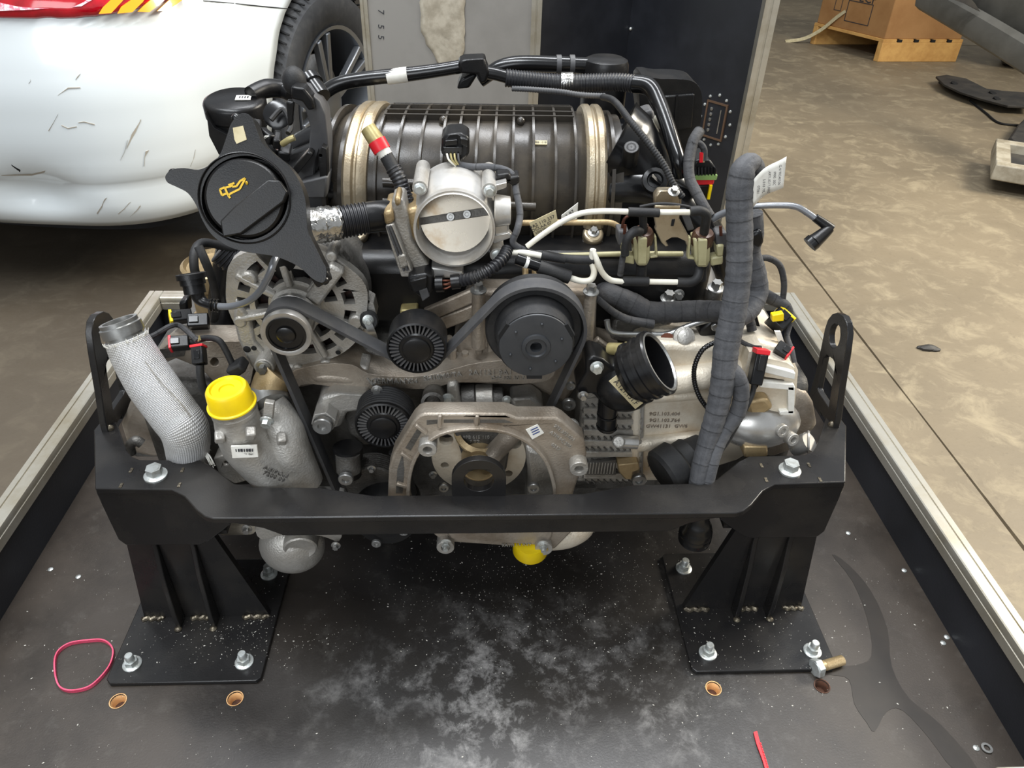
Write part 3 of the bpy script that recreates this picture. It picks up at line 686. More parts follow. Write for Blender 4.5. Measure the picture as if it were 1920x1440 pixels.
for i in range(5): obox(A0+Vector((0, 0, PH))+e1*(i*(L1-.1)/4), .1, L2, .02, e1, e2).build('deck_board', 'pallet_wood', pal, bevel=.002)
for i in range(4): obox(A0+Vector((0, 0, PH+.001))+e1*(.11+i*(L1-.1)/4)-e2*.002, .03, .01, .018, e1, e2).build('board_gap', 'gap_black', pal)
bx0 = A0+Vector((0, 0, PH+.02))+e1*.01+e2*.01
box = thing('cardboard_box', 'brown cardboard box with black print standing on the pallet', 'box', bx0)
obox(bx0, L1-.02, L2-.02, .62, e1, e2).build('carton', 'cardboard', box, bevel=.004)
nf = -e1                                                  # printed end face looks left
def onB(a, h, off=.002): return bx0+e2*a+Vector((0, 0, h))+nf*off
uB = -e2
text('ECP', 'print', 'ink', box, onB(L2*.34, .225), uB, (0, 0, 1), .09, .0006)
def fr_rect(a, h, w, hh, t, mname, name):
    q = MB(); q.prism([[(-w, -hh), (w, -hh), (w, hh), (-w, hh)], [(-w+t, -hh+t), (w-t, -hh+t), (w-t, hh-t), (-w+t, hh-t)]], onB(a, h), uB, (0, 0, 1), nf, .0012); q.build(name, mname, box)
fr_rect(L2*.42, .125, L2*.17, .07, .005, 'ink', 'print_frame'); fr_rect(L2*.72, .17, L2*.05, .06, .004, 'ink', 'print_frame')
q = MB(); q.prism([[(-.045, -.05), (.045, -.05), (.045, .05), (-.045, .05)]], onB(L2*.60, .27), uB, (0, 0, 1), nf, .0015); q.build('sticker', 'paper', box, 'white paper sticker')
q = MB(); q.ribbon([onB(L2*.6, .12, .004), onB(L2*.7, .06, .01), onB(L2*.82, -.03, .03), onB(L2*.95, -.09, .08)-Vector((0, 0, .02)), onB(L2*1.08, -.148, .16)], (0, 1, .5), .035, .002, sub=4); q.build('loose_tape', 'paper_tan', box, 'torn strip of clear tape')
m = MB(); p0 = C0+e1*.06+e2*.25
m.box(p0+Vector((0, 0, .16)), (.05, .05, .32)); m.box(p0+e2*.3+Vector((0, 0, .16)), (.05, .05, .32)); m.box(p0+e2*.15+Vector((0, 0, .03)), (.05, .35, .04)); tag(m.build('trestle', 'grey_panel', None, bevel=.003), 'dark trestle leg behind the cardboard box', 'trestle')

# ------------------------------------------------------------------ vehicle on the right edge, debris, dolly
veh = thing('vehicle_body', 'dull grey damaged vehicle body at the top right corner', 'vehicle', PZ(1890, 130, ZF))
def tri(px, py, Y): return PY(px, py, Y)
lo = [tri(1732, -8, 4.6), tri(1790, 25, 4.3), tri(1850, 60, 4.0), tri(1935, 112, 3.7), tri(2010, 160, 3.4)]
m = MB(); m.tube(lo, .045, seg=8, sub=4, flat=1.6); m.build('sill', 'grey_panel', veh, 'long grey sill')
rows = [[p+Vector((.03, .02, .03)) for p in lo], [p+Vector((.10, .12, .30)) for p in lo], [p+Vector((.35, .3, .7)) for p in lo]]
m = MB(); m.grid(rows); m.build('side_panel', 'grey_panel', veh, 'dull grey body side', smooth=70, solid=.01)
m = MB(); m.pxp([(1790, 0), (1812, 8), (1838, 22), (1828, 6), (1815, -8), (1780, -8)], 4.05, .02); m.build('torn_liner', 'dirty_dark', veh)
wq = PZ(1880, 128, ZF)+Vector((.14, .1, .26))
m = MB(); m.lathe([(.14, -.09), (.22, -.10), (.26, -.07), (.265, 0), (.26, .07), (.22, .10), (.14, .09)], wq, (.8, -.6, 0), 32); m.lathe([(.15, .07), (.1, .03), (0, .03)], wq, (.8, -.6, 0), 24); m.build('tyre', 'grey_panel', veh, 'dusty grey tyre')
dk = thing('bodywork_panel', 'dark flat car undertray lying on the floor at the right', 'car part', PZ(1850, 190, ZF))
def floorpoly(name, px, mname, parent, z=.012, th=.012, label=None):
    P = [PZ(x, y, ZF+z) for x, y in px]; q = MB(); q.prism([[(p.x, p.y) for p in P]], (0, 0, ZF+z-th), (1, 0, 0), (0, 1, 0), (0, 0, 1), th); return q.build(name, mname, parent, label, bevel=.002)
floorpoly('sheet', [(1755, 143), (1775, 140), (1812, 147), (1850, 166), (1880, 170), (1935, 174), (1935, 200), (1890, 198), (1840, 185), (1800, 172), (1770, 158)], 'dirty_dark', dk, .05, .012)
floorpoly('lower_sheet', [(1760, 152), (1800, 172), (1850, 190), (1935, 202), (1935, 184), (1850, 170)], 'dirty_dark', dk, .012, .012)
for (x, y) in ((1790, 157), (1862, 175), (1870, 186)):
    p = PZ(x, y, ZF+.05); q = MB(); q.lathe([(.025, -.03), (.025, .004), (.012, .008), (0, .008)], p, (.2, -.3, 1), 12); q.build('clip', 'gap_black', dk)
m = MB(); m.tube([PZ(x, y, ZF+.006) for x, y in ((1818, 188), (1840, 205), (1850, 213), (1875, 231), (1925, 236))], .006, seg=6); tag(m.build('cable', 'gap_black', None), 'thin dark cable curving on the floor beside the undertray', 'cable')
m = MB(); P = [PZ(x, y, ZF+.03) for x, y in ((1886, 272), (1900, 250), (1925, 225), (1960, 240), (1940, 298), (1918, 292))]
m.prism([[(p.x, p.y) for p in P]], (0, 0, ZF), (1, 0, 0), (0, 1, 0), (0, 0, 1), .07); tag(m.build('scrap_panel', 'dirty_dark', None, bevel=.01), 'dark brown piece of bodywork behind the dolly', 'car part')
dl = thing('dolly', 'cream wheeled furniture dolly at the right edge of the floor', 'dolly', PZ(1895, 345, ZF))
d0 = PZ(1866, 312, ZF+.12); ex = Vector((.86, -.5, 0)); ey = Vector((.5, .86, 0)); dw, dl_ = .62, .42
def dbar(o, a, b, h, mname, nm): q = MB(); q.prism([[(0, 0), (a, 0), (a, b), (0, b)]], o, ex, ey, (0, 0, 1), h); q.build(nm, mname, dl, bevel=.006)
dbar(d0-Vector((0, 0, .06)), dw, .06, .07, 'dolly_cream', 'frame_bar'); dbar(d0-Vector((0, 0, .06))+ey*(dl_-.06), dw, .06, .07, 'dolly_cream', 'frame_bar')
dbar(d0-Vector((0, 0, .06))+ey*.061, .06, dl_-.122, .07, 'dolly_cream', 'frame_bar'); dbar(d0-Vector((0, 0, .06))+ex*(dw-.06)+ey*.061, .06, dl_-.122, .07, 'dolly_cream', 'frame_bar')
dbar(d0-Vector((0, 0, .05))+ex*.061+ey*.061, dw-.122, dl_-.122, .02, 'dirty_dark', 'deck')
for (a, b) in ((.2, .03), (dw-.06, .03), (.06, dl_-.03), (dw-.06, dl_-.03)):
    c = d0+ex*a+ey*b; q = MB(); q.lathe([(.0, -.014), (.03, -.014), (.03, .014), (.0, .014)], (c.x, c.y, ZF+.03), ex, 16); q.box((c.x, c.y, ZF+.056), (.03, .03, .03)); q.build('castor', 'grey_plastic', dl)
m = MB()
for (x, y, r) in ((1740, 655, .03), (1752, 657, .02), (1728, 653, .018)):
    p = PZ(x, y, ZF); m.sphere(p+Vector((0, 0, r*.15)), r, (1, .5, .35), 8, 5)
tag(m.build('debris', 'dirty_dark', None), 'small torn scrap lying on the pale concrete floor', 'debris')
# ================================================================== ENGINE STAND
ZP = 0.452                                 # top face of the top plate
st = thing('engine_stand', 'black welded steel engine stand bolted into the tray', 'stand', (0, 0.62, ZT))
half_front = [(178, 916), (322, 918), (345, 930), (368, 956), (384, 968), (400, 972)]
half_back = [(700, 929), (600, 914), (470, 913), (440, 907), (415, 888), (395, 872), (375, 863), (262, 862), (247, 856), (238, 845), (222, 800), (214, 783), (203, 779), (192, 786), (176, 806)]
P = [PZ(x, y, ZP) for x, y in half_front]; Q = [PZ(x, y, ZP) for x, y in half_back]
left = [(-abs(p.x), p.y) for p in P]; leftb = [(-abs(p.x), p.y) for p in Q]
yf = left[-1][1]
outl = left+[(-x, y) for x, y in left[::-1]]+[(-x, y) for x, y in leftb[::-1]]+leftb
m = MB(); m.prism([outl], (0, 0, ZP-.008), (1, 0, 0), (0, 1, 0), (0, 0, 1), .008); m.build('top_plate', 'black_paint', st, bevel=.0012)
m = MB(); m.prism([[(-.21, -.034), (.21, -.034), (.23, -.022), (.275, -.009), (-.275, -.009), (-.23, -.022)]], (0, yf+.006, ZP), (1, 0, 0), (0, 0, 1), (0, 1, 0), .01); m.build('bar_web', 'black_paint', st, bevel=.001)
def sgn(s, pts): return [(s*x, y) for x, y in pts]
YA = left[0][1]+.0015
ap = [PY(x, y, YA) for x, y in ((181, 926), (190, 945), (222, 1012), (236, 1022), (375, 1022), (392, 1014), (432, 984))]
apx = [(-p.x, p.z) for p in ap]
NUT = []
for s in (-1, 1):
    m = MB(); m.prism([[(s*x, z) for x, z in [(apx[0][0], ZP-.008)]+apx[1:]+[(apx[-1][0]-.004, ZP-.008)]]], (0, YA, 0), (1, 0, 0), (0, 0, 1), (0, 1, 0), .007); m.build('apron', 'black_paint', st, bevel=.001)
    # foot plate
    m = MB(); ol = [(.263, .530), (.268, .525), (.440, .525), (.446, .531), (.446, .709), (.440, .714), (.268, .714), (.262, .709)]
    m.prism([sgn(s, ol)], (0, 0, ZT+.0005), (1, 0, 0), (0, 1, 0), (0, 0, 1), .0058); fp = m.build('foot_plate', 'black_paint', st, bevel=.001)
    # upright and gussets
    m = MB(); m.prism([sgn(s, [(.272, ZT+.006), (.432, ZT+.006), (.405, ZP-.008), (.335, ZP-.008)])], (0, .618, 0), (1, 0, 0), (0, 0, 1), (0, 1, 0), .008); m.build('upright', 'black_paint', st)
    for gx in (.336, .380):
        m = MB(); m.prism([[(.6178, ZT+.006), (.601, ZT+.006), (.600, ZT+.03), (.606, ZT+.10), (.6135, ZT+.14), (.6145, ZP-.0085), (.6178, ZP-.0085)]], (s*gx, 0, 0), (0, 1, 0), (0, 0, 1), (s, 0, 0), .006); m.build('gusset', 'black_paint', st, bevel=.001)
        q = MB(); q.sphere((s*(gx+.003), .599, ZT+.0075), .0045, (1.1, 1, .6), 10, 6); q.build('weld_bead', 'weld', st, 'bare metal weld')
    m = MB(); m.prism([sgn(s, [(.3, .6265), (.42, .6265), (.42, .70), (.3, .70)])], (0, 0, ZP-.10), (1, 0, 0), (0, 1, 0), (0, 0, 1), .006); m.build('rear_shelf', 'black_paint', st)
    for (xa, xb) in ((.272, .306), (.345, .372), (.406, .434)):
        q = MB(); n = 9
        q.tube([(s*(xa+(xb-xa)*i/n), .616+.0015*sin(i*2.2), ZT+.0075) for i in range(n+1)], [.0018]+[.0032, .0036]*4+[.0018], seg=8, sub=2); q.build('weld_bead', 'weld', st, 'bare metal weld seam')
    for (bx_, by_) in ((.4225, .5505), (.288, .5505), (.288, .686), (.4225, .686)):
        inst(ME_NUT, 'foot_nut', st, (s*bx_, by_, ZT+.0063), spin=random.random(), s=.0112, label='zinc plated flange nut on a stud')
    inst(ME_HEX, 'plate_bolt', st, (s*.3565, .621, ZP), spin=.4*s, s=.0125, label='pale zinc flange bolt')
    # lifting lug in the YZ plane
    xl = s*.4395; fz = ZP-.004; yl = .705; LT = .08
    def onL(x, y):
        d = ray(x, y); nn = Vector((1, 0, LT)); t = (Vector((.4395, 0, ZP))-CAM).dot(nn)/d.dot(nn); p = CAM+d*t; return (p.y, p.z-ZP)
    lug = [onL(x, y) for x, y in ((1570, 783), (1577, 730), (1588, 660), (1592, 625), (1590, 605), (1583, 592), (1572, 586), (1563, 589), (1555, 599), (1549, 617), (1542, 652), (1534, 690), (1520, 740), (1524, 752), (1540, 780))]
    lug = lug+[(lug[-1][0]+.004, -.006), (lug[0][0], -.006)]
    hole = [onL(x, y) for x, y in sm2([(1569, 607), (1577, 613), (1578, 630), (1574, 646), (1566, 653), (1559, 646), (1557, 630), (1561, 613)], 3)]
    slot = [onL(x, y) for x, y in ((1554, 665), (1564, 673), (1568, 681), (1566, 700), (1556, 764), (1538, 736), (1535, 728), (1547, 670))]
    m = MB(); m.prism([lug, hole, slot], (xl-s*.002, 0, ZP), (0, 1, 0), (-s*LT, 0, 1), (s, 0, 0), .008); m.build('lifting_lug', 'black_paint', st, bevel=.001)
    q = MB(); q.sphere((xl-s*.001, yl-.003, fz+.006), .005, (1.3, .8, 1), 10, 6); q.build('weld_bead', 'weld', st, 'bare metal weld')
    for (dx, dy) in ((-.03, .012), (.026, .012), (-.032, -.012), (.03, -.012)):
        q = MB(); q.box((s*.3565+dx, .621+dy-.003, ZP+.0003), (.003, .007, .0008)); q.build('scribe_mark', 'weld', st)
# upright mounting eye on the bar
c = PY(898, 901, .585); ro = .0292
ring = [(ro*cos(a), ro*sin(a)) for a in [pi*i/20 for i in range(21)]]; ring += [(-ro, -(c.z-ZP)), (ro, -(c.z-ZP))]
m = MB(); m.prism([ring, circ(.0162, 24)], (c.x, c.y, c.z), (1, 0, 0), (0, 0, 1), (0, 1, 0), .008); m.build('mounting_eye', 'black_paint', st, bevel=.0008)
# ================================================================== ENGINE
E = thing('engine', 'six cylinder boxer engine with black ribbed intake mounted on the black stand', 'engine', (0, .85, .25))
def part(m, name, mt, label=None, parent=None, **k): return m.build(name, mt, parent or E, label, **k)
def screw(me, name, parent, x, y, Y, r, axis=(0, -1, 0), label=None): return inst(me, name, parent, PY(x, y, Y), axis, random.random()*2, r*SC(PY(x, y, Y)), label)
YM = (0, -1, 0)
# ---- core
m = MB(); m.box((0, .90, .43), (.50, .34, .24)); m.box((0, .88, .33), (.34, .30, .12)); core = part(m, 'crankcase', 'cast_dark', 'dark cast crankcase', bevel=.012)
for s in (-1, 1):
    m = MB(); m.box((s*.325, .89, .42), (.17, .34, .17)); part(m, 'cylinder_bank', 'cast_dark', 'dark cylinder bank', bevel=.015)
m = MB(); m.box((.02, .88, .605), (.50, .26, .10)); part(m, 'intake_base', 'black_plastic', 'black plastic lower intake', bevel=.02)
for s in (-1, 1):
    for i in range(3):
        m = MB(); y = .83+.085*i
        m.tube([(s*.12, y, .70), (s*.20, y, .70), (s*.27, y, .65), (s*.31, y, .56), (s*.32, y, .48)], .026, seg=12); part(m, 'intake_runner', 'black_gloss', 'black curved intake runner')
# ---- intake manifold
def bend(q):
    for i, v_ in enumerate(q.v):
        k = max(0.0, min(1.0, (.10-v_.x)/.28)); q.v[i] = Vector((v_.x-.22*k*(MY+.015-v_.y), v_.y, v_.z))
    return q
MY, MZ, MR = .885, .690, .083
mc = (0, MY, MZ)
xl_, xr_ = PY(668, 200, MY).x, PY(1145, 280, MY-.07).x
m = MB(); m.lathe([(0, xl_-.028), (.05, xl_-.026), (.075, xl_-.016), (.084, xl_), (MR, xl_+.02), (MR, xr_), (.08, xr_+.003), (.08, xr_+.018), (.072, xr_+.02)], mc, (1, 0, 0), 64); bend(m); man = part(m, 'intake_manifold', 'manifold_plastic', 'black ribbed plastic intake manifold', smooth=50)
def ringrib(x, r0, r1, w, a0, a1, name='rib', mt='manifold_plastic', par=None):
    q = MB(); q.lathe([(r0, x-w/2), (r1, x-w/2), (r1, x+w/2), (r0, x+w/2)], mc, (1, 0, 0), 48, radians(a0), radians(a1)); bend(q); return q.build(name, mt, par or man)
ribx = [PY(x, 185, MY-.02).x for x in (729, 766, 805, 843, 871, 903, 935, 967, 1003, 1042, 1078)]
for x in ribx: ringrib(x, MR-.004, MR+.0062, .0026, 70, 240)
for a in (76, 86, 97, 104):
    q = MB(); aa = radians(a); n_ = Vector((0, cos(aa), sin(aa))); q.box(Vector((0, MY, MZ))+n_*(MR+.002)+Vector(((ribx[0]+ribx[-1])/2, 0, 0)), (ribx[-1]-ribx[0], .002, .010), Matrix(((1, 0, 0), (0, -sin(aa), cos(aa)), (0, cos(aa), sin(aa)))).transposed()); bend(q); q.build('lattice_strip', 'manifold_plastic', man)
for x in (830, 978):
    p = PY(x, 190, MY-.03); q = MB(); q.sphere((p.x, MY+cos(radians(108))*MR, MZ+sin(radians(108))*MR+.003), .005, seg=10, rings=6); q.build('moulding_pip', 'manifold_plastic', man)
aa = radians(128); n_ = Vector((0, cos(aa), sin(aa))); t_ = Vector((0, -sin(aa), cos(aa)))
lx = PY(1017, 215, MY-.06).x; q = MB(); q.box(Vector((lx, MY, MZ))+n_*(MR+.0008), (.015, .0015, .005), Matrix(((1, 0, 0), tuple(n_), tuple(-t_))).transposed()); tg = q.build('label', 'paper_tan', man, 'tiny cream part label')
text('99811018', 'print', 'ink', tg, Vector((lx, MY, MZ))+n_*(MR+.0018), (1, 0, 0), -t_, .0034, .0001)
for r_, dx in ((.086, -.012), (.0845, .006)): ringrib(xr_+dx, MR-.003, r_, .004, 40, 250)
for dx in (-.012, .004): ringrib(xl_+dx, .075, .0875, .004, 30, 250)
for px in (698, 1112):
    x = PY(px, 185, MY).x; par = None
    w = .0125 if px < 900 else .0115
    q = MB(); q.lathe([(MR-.002, x-w), (MR+.006, x-w), (MR+.0085, x-w+.003), (MR+.0085, x-.003), (MR+.0055, x-.001), (MR+.0055, x+.001), (MR+.0085, x+.003), (MR+.0085, x+w-.003), (MR+.006, x+w), (MR-.002, x+w)], mc, (1, 0, 0), 48, radians(48), radians(193)); bend(q)
    cl = q.build('clamp_strap', 'strap_metal', E, 'tarnished double ridge metal clamp strap'); cl['label'] = ('left' if px < 900 else 'right')+' tarnished double ridge metal clamp strap'
    a = radians(196); x -= .22*max(0.0, min(1.0, (.10-x)/.28))*(.015-cos(a)*(MR+.006)); c = Vector((x, MY+cos(a)*(MR+.006), MZ+sin(a)*(MR+.006)))
    q = MB(); q.lathe([(0, -.004), (.0135, -.004), (.0135, .004), (.011, .006), (0, .006)], c+Vector((0, -.003, -.004)), (0, -.5, .85), 20, sx=.9); q.build('clamp_foot', 'strap_metal', cl, bevel=.001)
    inst(ME_TORX, 'clamp_bolt', cl, c+Vector((0, -.006, .001)), (0, -.5, .85), .3, .0068)
    q = MB(); q.tube([c+Vector((0, -.004, -.010)), c+Vector((0, .003, -.05)), c+Vector((0, .02, -.09))], [.012, .011, .012], seg=14); q.build('clamp_post', 'black_plastic' if px < 900 else 'steel', cl)
# stub pipes under the manifold
for pts, r in ((((718, 342, .80), (790, 345, .80)), 9), (((718, 378, .79), (790, 380, .79)), 7), (((940, 385, .775), (1004, 388, .775)), 8)):
    m = MB(); m.pxt(pts, r, sub=2, seg=16); part(m, 'stub_pipe', 'manifold_plastic', 'black stub pipe')
# right hand funnel and cover panel
m = MB(); m.pxt(((1140, 290, .875), (1165, 305, .87), (1200, 335, .86), (1235, 372, .85), (1250, 400, .84)), [104, 94, 70, 44, 32], seg=28); part(m, 'intake_funnel', 'black_gloss', 'glossy black intake funnel')
m = MB(); p = PY(1183, 282, .81); m.lathe([(.0095, -.02), (.009, .004), (.008, .006), (.005, .006), (.005, .006), (0, .006)], p, (-.1, -.55, .83), 18); part(m, 'sensor_stub', 'black_plastic', 'short black sensor stub')
for (x, y, w, h, a) in ((1172, 245, 12, 4, 20), (1178, 256, 9, 4, 0), (1197, 262, 12, 5, -10), (1205, 300, 16, 4, 35), (1216, 312, 10, 3, 30)):
    pass
m = MB(); p = PY(1226, 342, .785); m.lathe([(0, 0), (.0135, 0), (.0145, .006), (.0135, .010), (.009, .011), (.0075, .008), (0, .008)], p, (-.1, -.8, .6), 20); k_ = part(m, 'fill_cap', 'black_plastic', 'round black twist cap'); q = MB(); q.box(p+Vector((-.001, -.0085, .006)), (.014, .004, .004), Euler((.6, .7, 0))); q.build('grip', 'black_plastic', k_)
# ---- throttle body
TY = .705; tc_ = PY(852, 431, TY); ts = SC(tc_); R0 = 76.5*ts
m = MB(); m.lathe([(R0*.935, .002), (R0*.955, 0), (R0, .0), (R0*1.0, -.006), (R0*.985, -.0075), (R0*.985, -.011), (R0*1.0, -.0125), (R0*1.01, -.02), (R0*1.04, -.024), (R0*1.06, -.045), (R0*1.07, -.075), (R0*.9, -.076), (R0*.88, -.03), (R0*.935, -.02), (R0*.935, .002)], tc_, YM, 64); thr = part(m, 'throttle_body', 'bore_metal', 'round bare aluminium throttle body', smooth=40)
cb = tc_+Vector((0, .034, 0))
nb = Vector((.02, -1, .45)).normalized(); u, v, w = basis(nb); sh = (Vector((1, 0, .17))).normalized()
m = MB(); m.lathe([(0, -.0012), (R0*.90, -.0012), (R0*.90, .0012), (0, .0012)], cb, nb, 48); bf = m.build('butterfly_plate', 'brass_plate', thr, 'heat tinted throttle plate')
m = MB(); m.tube([cb-sh*R0*.92+nb*.001, cb+sh*R0*.92+nb*.001], .0042, seg=16, sub=1); m.build('throttle_shaft', 'cast_dark', thr)
m = MB(); m.bar(cb-sh*R0*.9+nb*.0045, cb+sh*R0*.9+nb*.0045, .0075, .002, up=nb); m.build('shaft_flat', 'cast_dark', thr)
for t in (-.12, .30): inst(ME_SOCKET, 'shaft_screw', thr, cb+sh*R0*t+nb*.005, nb, 0, .0044)
for (x, y, dx) in ((787, 353, 0), (918, 357, 0), (932, 478, 0)):
    p = PY(x, y, TY+.012); q = MB(); q.tube([p, p+Vector((0, .06, 0))], 14*ts, seg=20, sub=1); q.build('bolt_boss', 'cast_alu', thr)
    inst(ME_HEX, 'throttle_bolt', thr, p+Vector((0, -.0005, 0)), YM, .4, 11*ts)
p = PY(948, 395, TY+.02); q = MB(); q.tube([p+Vector((-.012, 0, 0)), p+Vector((.005, 0, 0))], [.017, .0145], seg=24, sub=2); q.build('shaft_housing', 'bore_metal', thr, bevel=.001)
q = MB(); q.pxp([(925, 420), (950, 412), (955, 428), (952, 440), (925, 444)], TY+.012, .03); q.build('housing_foot', 'machined', thr, bevel=.002)
q = MB(); q.pxp([(918, 444), (955, 436), (962, 445), (925, 458)], TY+.01, .012); q.build('cable_bracket', 'machined', thr, bevel=.0015)
q = MB(); q.pxp([(925, 348), (950, 342), (950, 352), (926, 360)], TY+.015, .012); q.build('side_tab', 'machined', thr, bevel=.001)
# actuator housing on the left of the throttle
q = MB(); q.pxp([(756, 395), (785, 388), (785, 470), (760, 445), (750, 420)], TY+.015, .05); q.build('housing_neck', 'alu_tan', thr, bevel=.004)
q = MB(); q.pxp([(733, 378), (750, 370), (758, 378), (763, 400), (772, 450), (800, 490), (815, 520), (780, 520), (760, 480), (738, 420)], TY+.005, .06); q.build('actuator_cover', 'cast_alu', thr, 'cast actuator housing', bevel=.006, seg=3)
q = MB(); q.pxp([(718, 398), (736, 394), (740, 417), (722, 424)], TY+.0, .05); q.build('actuator_corner', 'alu_tan', thr, bevel=.003)
q = MB(); q.pxp([(722, 424), (738, 420), (768, 492), (778, 520), (752, 520), (735, 470)], TY-.002, .04); q.build('actuator_rim', 'cast_alu', thr, bevel=.002)
for i in range(3):
    q = MB(); q.tube([PY(726+i*5, 424-i, TY-.004), PY(758+i*6, 508-i, TY-.004)], .0012, seg=6, sub=1); q.build('rim_ridge', 'machined' if i == 2 else 'grey_plastic', thr)
q = MB(); q.pxp([(745, 480), (760, 476), (766, 500), (750, 506)], TY-.006, .03); q.build('actuator_lug', 'cast_alu', thr, bevel=.002)
q = MB(); q.pxp([(738, 372), (748, 368), (752, 384), (742, 390)], TY-.004, .03); q.build('actuator_boss', 'alu_tan', thr, bevel=.003)
q = MB(); q.pxp([(790, 500), (835, 504), (870, 512), (868, 522), (800, 524)], TY+.004, .05); q.build('lower_flange', 'bore_metal', thr, bevel=.003)
# plug under the throttle and its conduit
q = MB(); q.pxp([(763, 520), (800, 512), (812, 520), (812, 548), (790, 560), (770, 545)], TY-.014, .045); pl = part(q, 'throttle_plug', 'black_plastic', 'black multi pin plug below the throttle', bevel=.003)
q = MB(); q.pxp([(768, 528), (800, 520), (800, 540), (775, 548)], TY-.020, .01); q.build('plug_ridge', 'black_plastic', pl, bevel=.001)
q = MB(); q.pxp([(785, 545), (800, 540), (806, 556), (792, 566)], TY-.016, .012); q.build('plug_latch', 'grey_plastic', pl, bevel=.001)
q = MB(); q.lathe([(0, 0), (.009, 0), (.009, .008), (0, .008)], PY(818, 532, TY-.006), (.97, -.1, .1), 16); q.build('plug_collar', 'black_plastic', pl)
for i in range(4):
    q = MB(); q.pxt(((820, 527+i*4, TY-.008), (835, 526+i*4+(i % 2)*3, TY-.012), (848, 526+i*3, TY-.01)), .0012, seg=6); q.build('wire', 'copper', pl)
m = MB(); m.pxt(((846, 529, TY-.012), (862, 527, TY-.012)), 14, seg=18, sub=2); part(m, 'conduit_sleeve', 'black_plastic', 'black conduit end sleeve')
m = MB(); m.pxt(((860, 527, TY-.012), (890, 520, TY-.02), (920, 505, TY-.018), (942, 485, TY-.005), (952, 466, TY+.012)), 10.5, seg=14, pitch=.0042, ribs=.14); part(m, 'throttle_conduit', 'corrugated', 'black corrugated conduit under the throttle')
m = MB(); m.pxt(((944, 520, .70), (962, 505, .70)), 9, seg=14); 
# plug and wires above the throttle
q = MB(); q.pxp([(828, 262), (836, 252), (865, 250), (880, 258), (880, 290), (866, 304), (840, 300), (826, 288)], .775, .035); pl2 = part(q, 'manifold_sensor_plug', 'black_plastic', 'black sensor plug on the manifold front', bevel=.003)
for bx_ in ([(834, 264), (858, 262), (858, 272), (834, 274)], [(862, 258), (877, 262), (877, 276), (864, 272)], [(830, 276), (868, 276), (866, 290), (834, 290)]):
    q = MB(); q.pxp(bx_, .770, .012); q.build('plug_ridge', 'black_gloss', pl2, bevel=.001)
for i, mt in enumerate(('white_hose', 'gold_fitting', 'gold_fitting', 'grey_plastic')):
    q = MB(); q.pxt(((838+i*7, 288, .768), (842+i*6, 300, .764), (856+i*3, 312, .766)), .0011, seg=6); q.build('wire', mt, pl2)
m = MB(); m.pxt(((856, 308, .768), (885, 313, .765), (915, 313, .76), (945, 318, .752), (962, 330, .745), (968, 360, .735), (975, 400, .725), (970, 430, .715), (962, 455, .715), (985, 470, .72), (1010, 478, .73)), 6.5, seg=10); part(m, 'sensor_lead', 'tape', 'grey taped sensor lead beside the throttle')
for b_ in ([(930, 328), (955, 325), (962, 340), (940, 352), (930, 345)], [(940, 335), (974, 330), (974, 344), (962, 350)]):
    q = MB(); q.pxp(b_, .735, .02); part(q, 'small_plug', 'black_plastic', 'small black plug right of the throttle', bevel=.002)
# ---- lambda sensor connector lying on the manifold
m = MB(); m.pxt(((690, 240, .775), (707, 266, .768)), [15, 16], seg=20, sub=2); oc = part(m, 'sensor_connector', 'gold_fitting', 'cream and red round cable connector')
q = MB(); q.pxt(((706, 264, .768), (717, 283, .764)), [17.5, 17], seg=20, sub=3); q.build('lock_ring', 'red_plastic', oc, 'red locking ring')
q = MB(); q.pxt(((716, 280, .764), (724, 292, .762)), [14, 13], seg=18, sub=2); q.build('connector_tail', 'paper', oc)
q = MB(); q.pxt(((724, 292, .762), (738, 318, .755)), 13, seg=16, sub=2); q.build('rubber_boot', 'rubber', oc)
m = MB(); m.pxt(((737, 315, .755), (748, 335, .75), (758, 365, .745), (764, 385, .742)), 14.5, seg=14, pitch=.0035, ribs=.05); part(m, 'sensor_hose', 'corrugated', 'black fabric covered hose below the red connector')
# ---- foil wrapped hose to throttle
m = MB(); rr = []; m.pxt(((556, 425, .70), (585, 424, .70), (612, 420, .705), (636, 418, .71)), [31, 33, 32, 31], seg=28, sub=8)
for i, v_ in enumerate(m.v): m.v[i] = v_+Vector((random.uniform(-1, 1), random.uniform(-1, 1), random.uniform(-1, 1)))*.0012
part(m, 'foil_wrap', 'foil', 'crinkled silver foil wrapped hose end', smooth=60)
m = MB(); m.pxt(((634, 418, .71), (660, 413, .715), (690, 408, .72)), 29, seg=24, pitch=.0036, ribs=.05); part(m, 'corrugated_hose', 'corrugated', 'black corrugated air hose')
m = MB(); m.pxt(((688, 408, .72), (715, 405, .725), (740, 405, .735)), 29, seg=24); part(m, 'hose_cuff', 'black_plastic', 'smooth black hose cuff')
# ---- oil filler with star bracket
SY = .605
sc_ = PY(459, 372, SY); ns_ = (Vector((.07, -.90, .43))).normalized(); ur = (Vector((1, 0, 0))-ns_*ns_.x).normalized(); vr = ns_.cross(ur)
def onS(x, y, off=0.0):
    d = ray(x, y); t = (sc_-CAM).dot(ns_)/d.dot(ns_); return CAM+d*t+ns_*off
def s2(x, y): p = onS(x, y)-sc_; return (p.dot(ur), p.dot(vr))
outS = sm2([(310, 330), (322, 318), (345, 315), (372, 318), (395, 308), (412, 290), (425, 255), (433, 232), (447, 215), (462, 213), (473, 222), (482, 245), (492, 268), (515, 290), (540, 310), (560, 338), (572, 372), (575, 410), (578, 435), (590, 460), (605, 490), (612, 505), (610, 525), (602, 530), (585, 522), (560, 500), (520, 482), (485, 476), (450, 470), (420, 458), (395, 438), (378, 410), (368, 385), (352, 362), (330, 350), (314, 342)], 4)
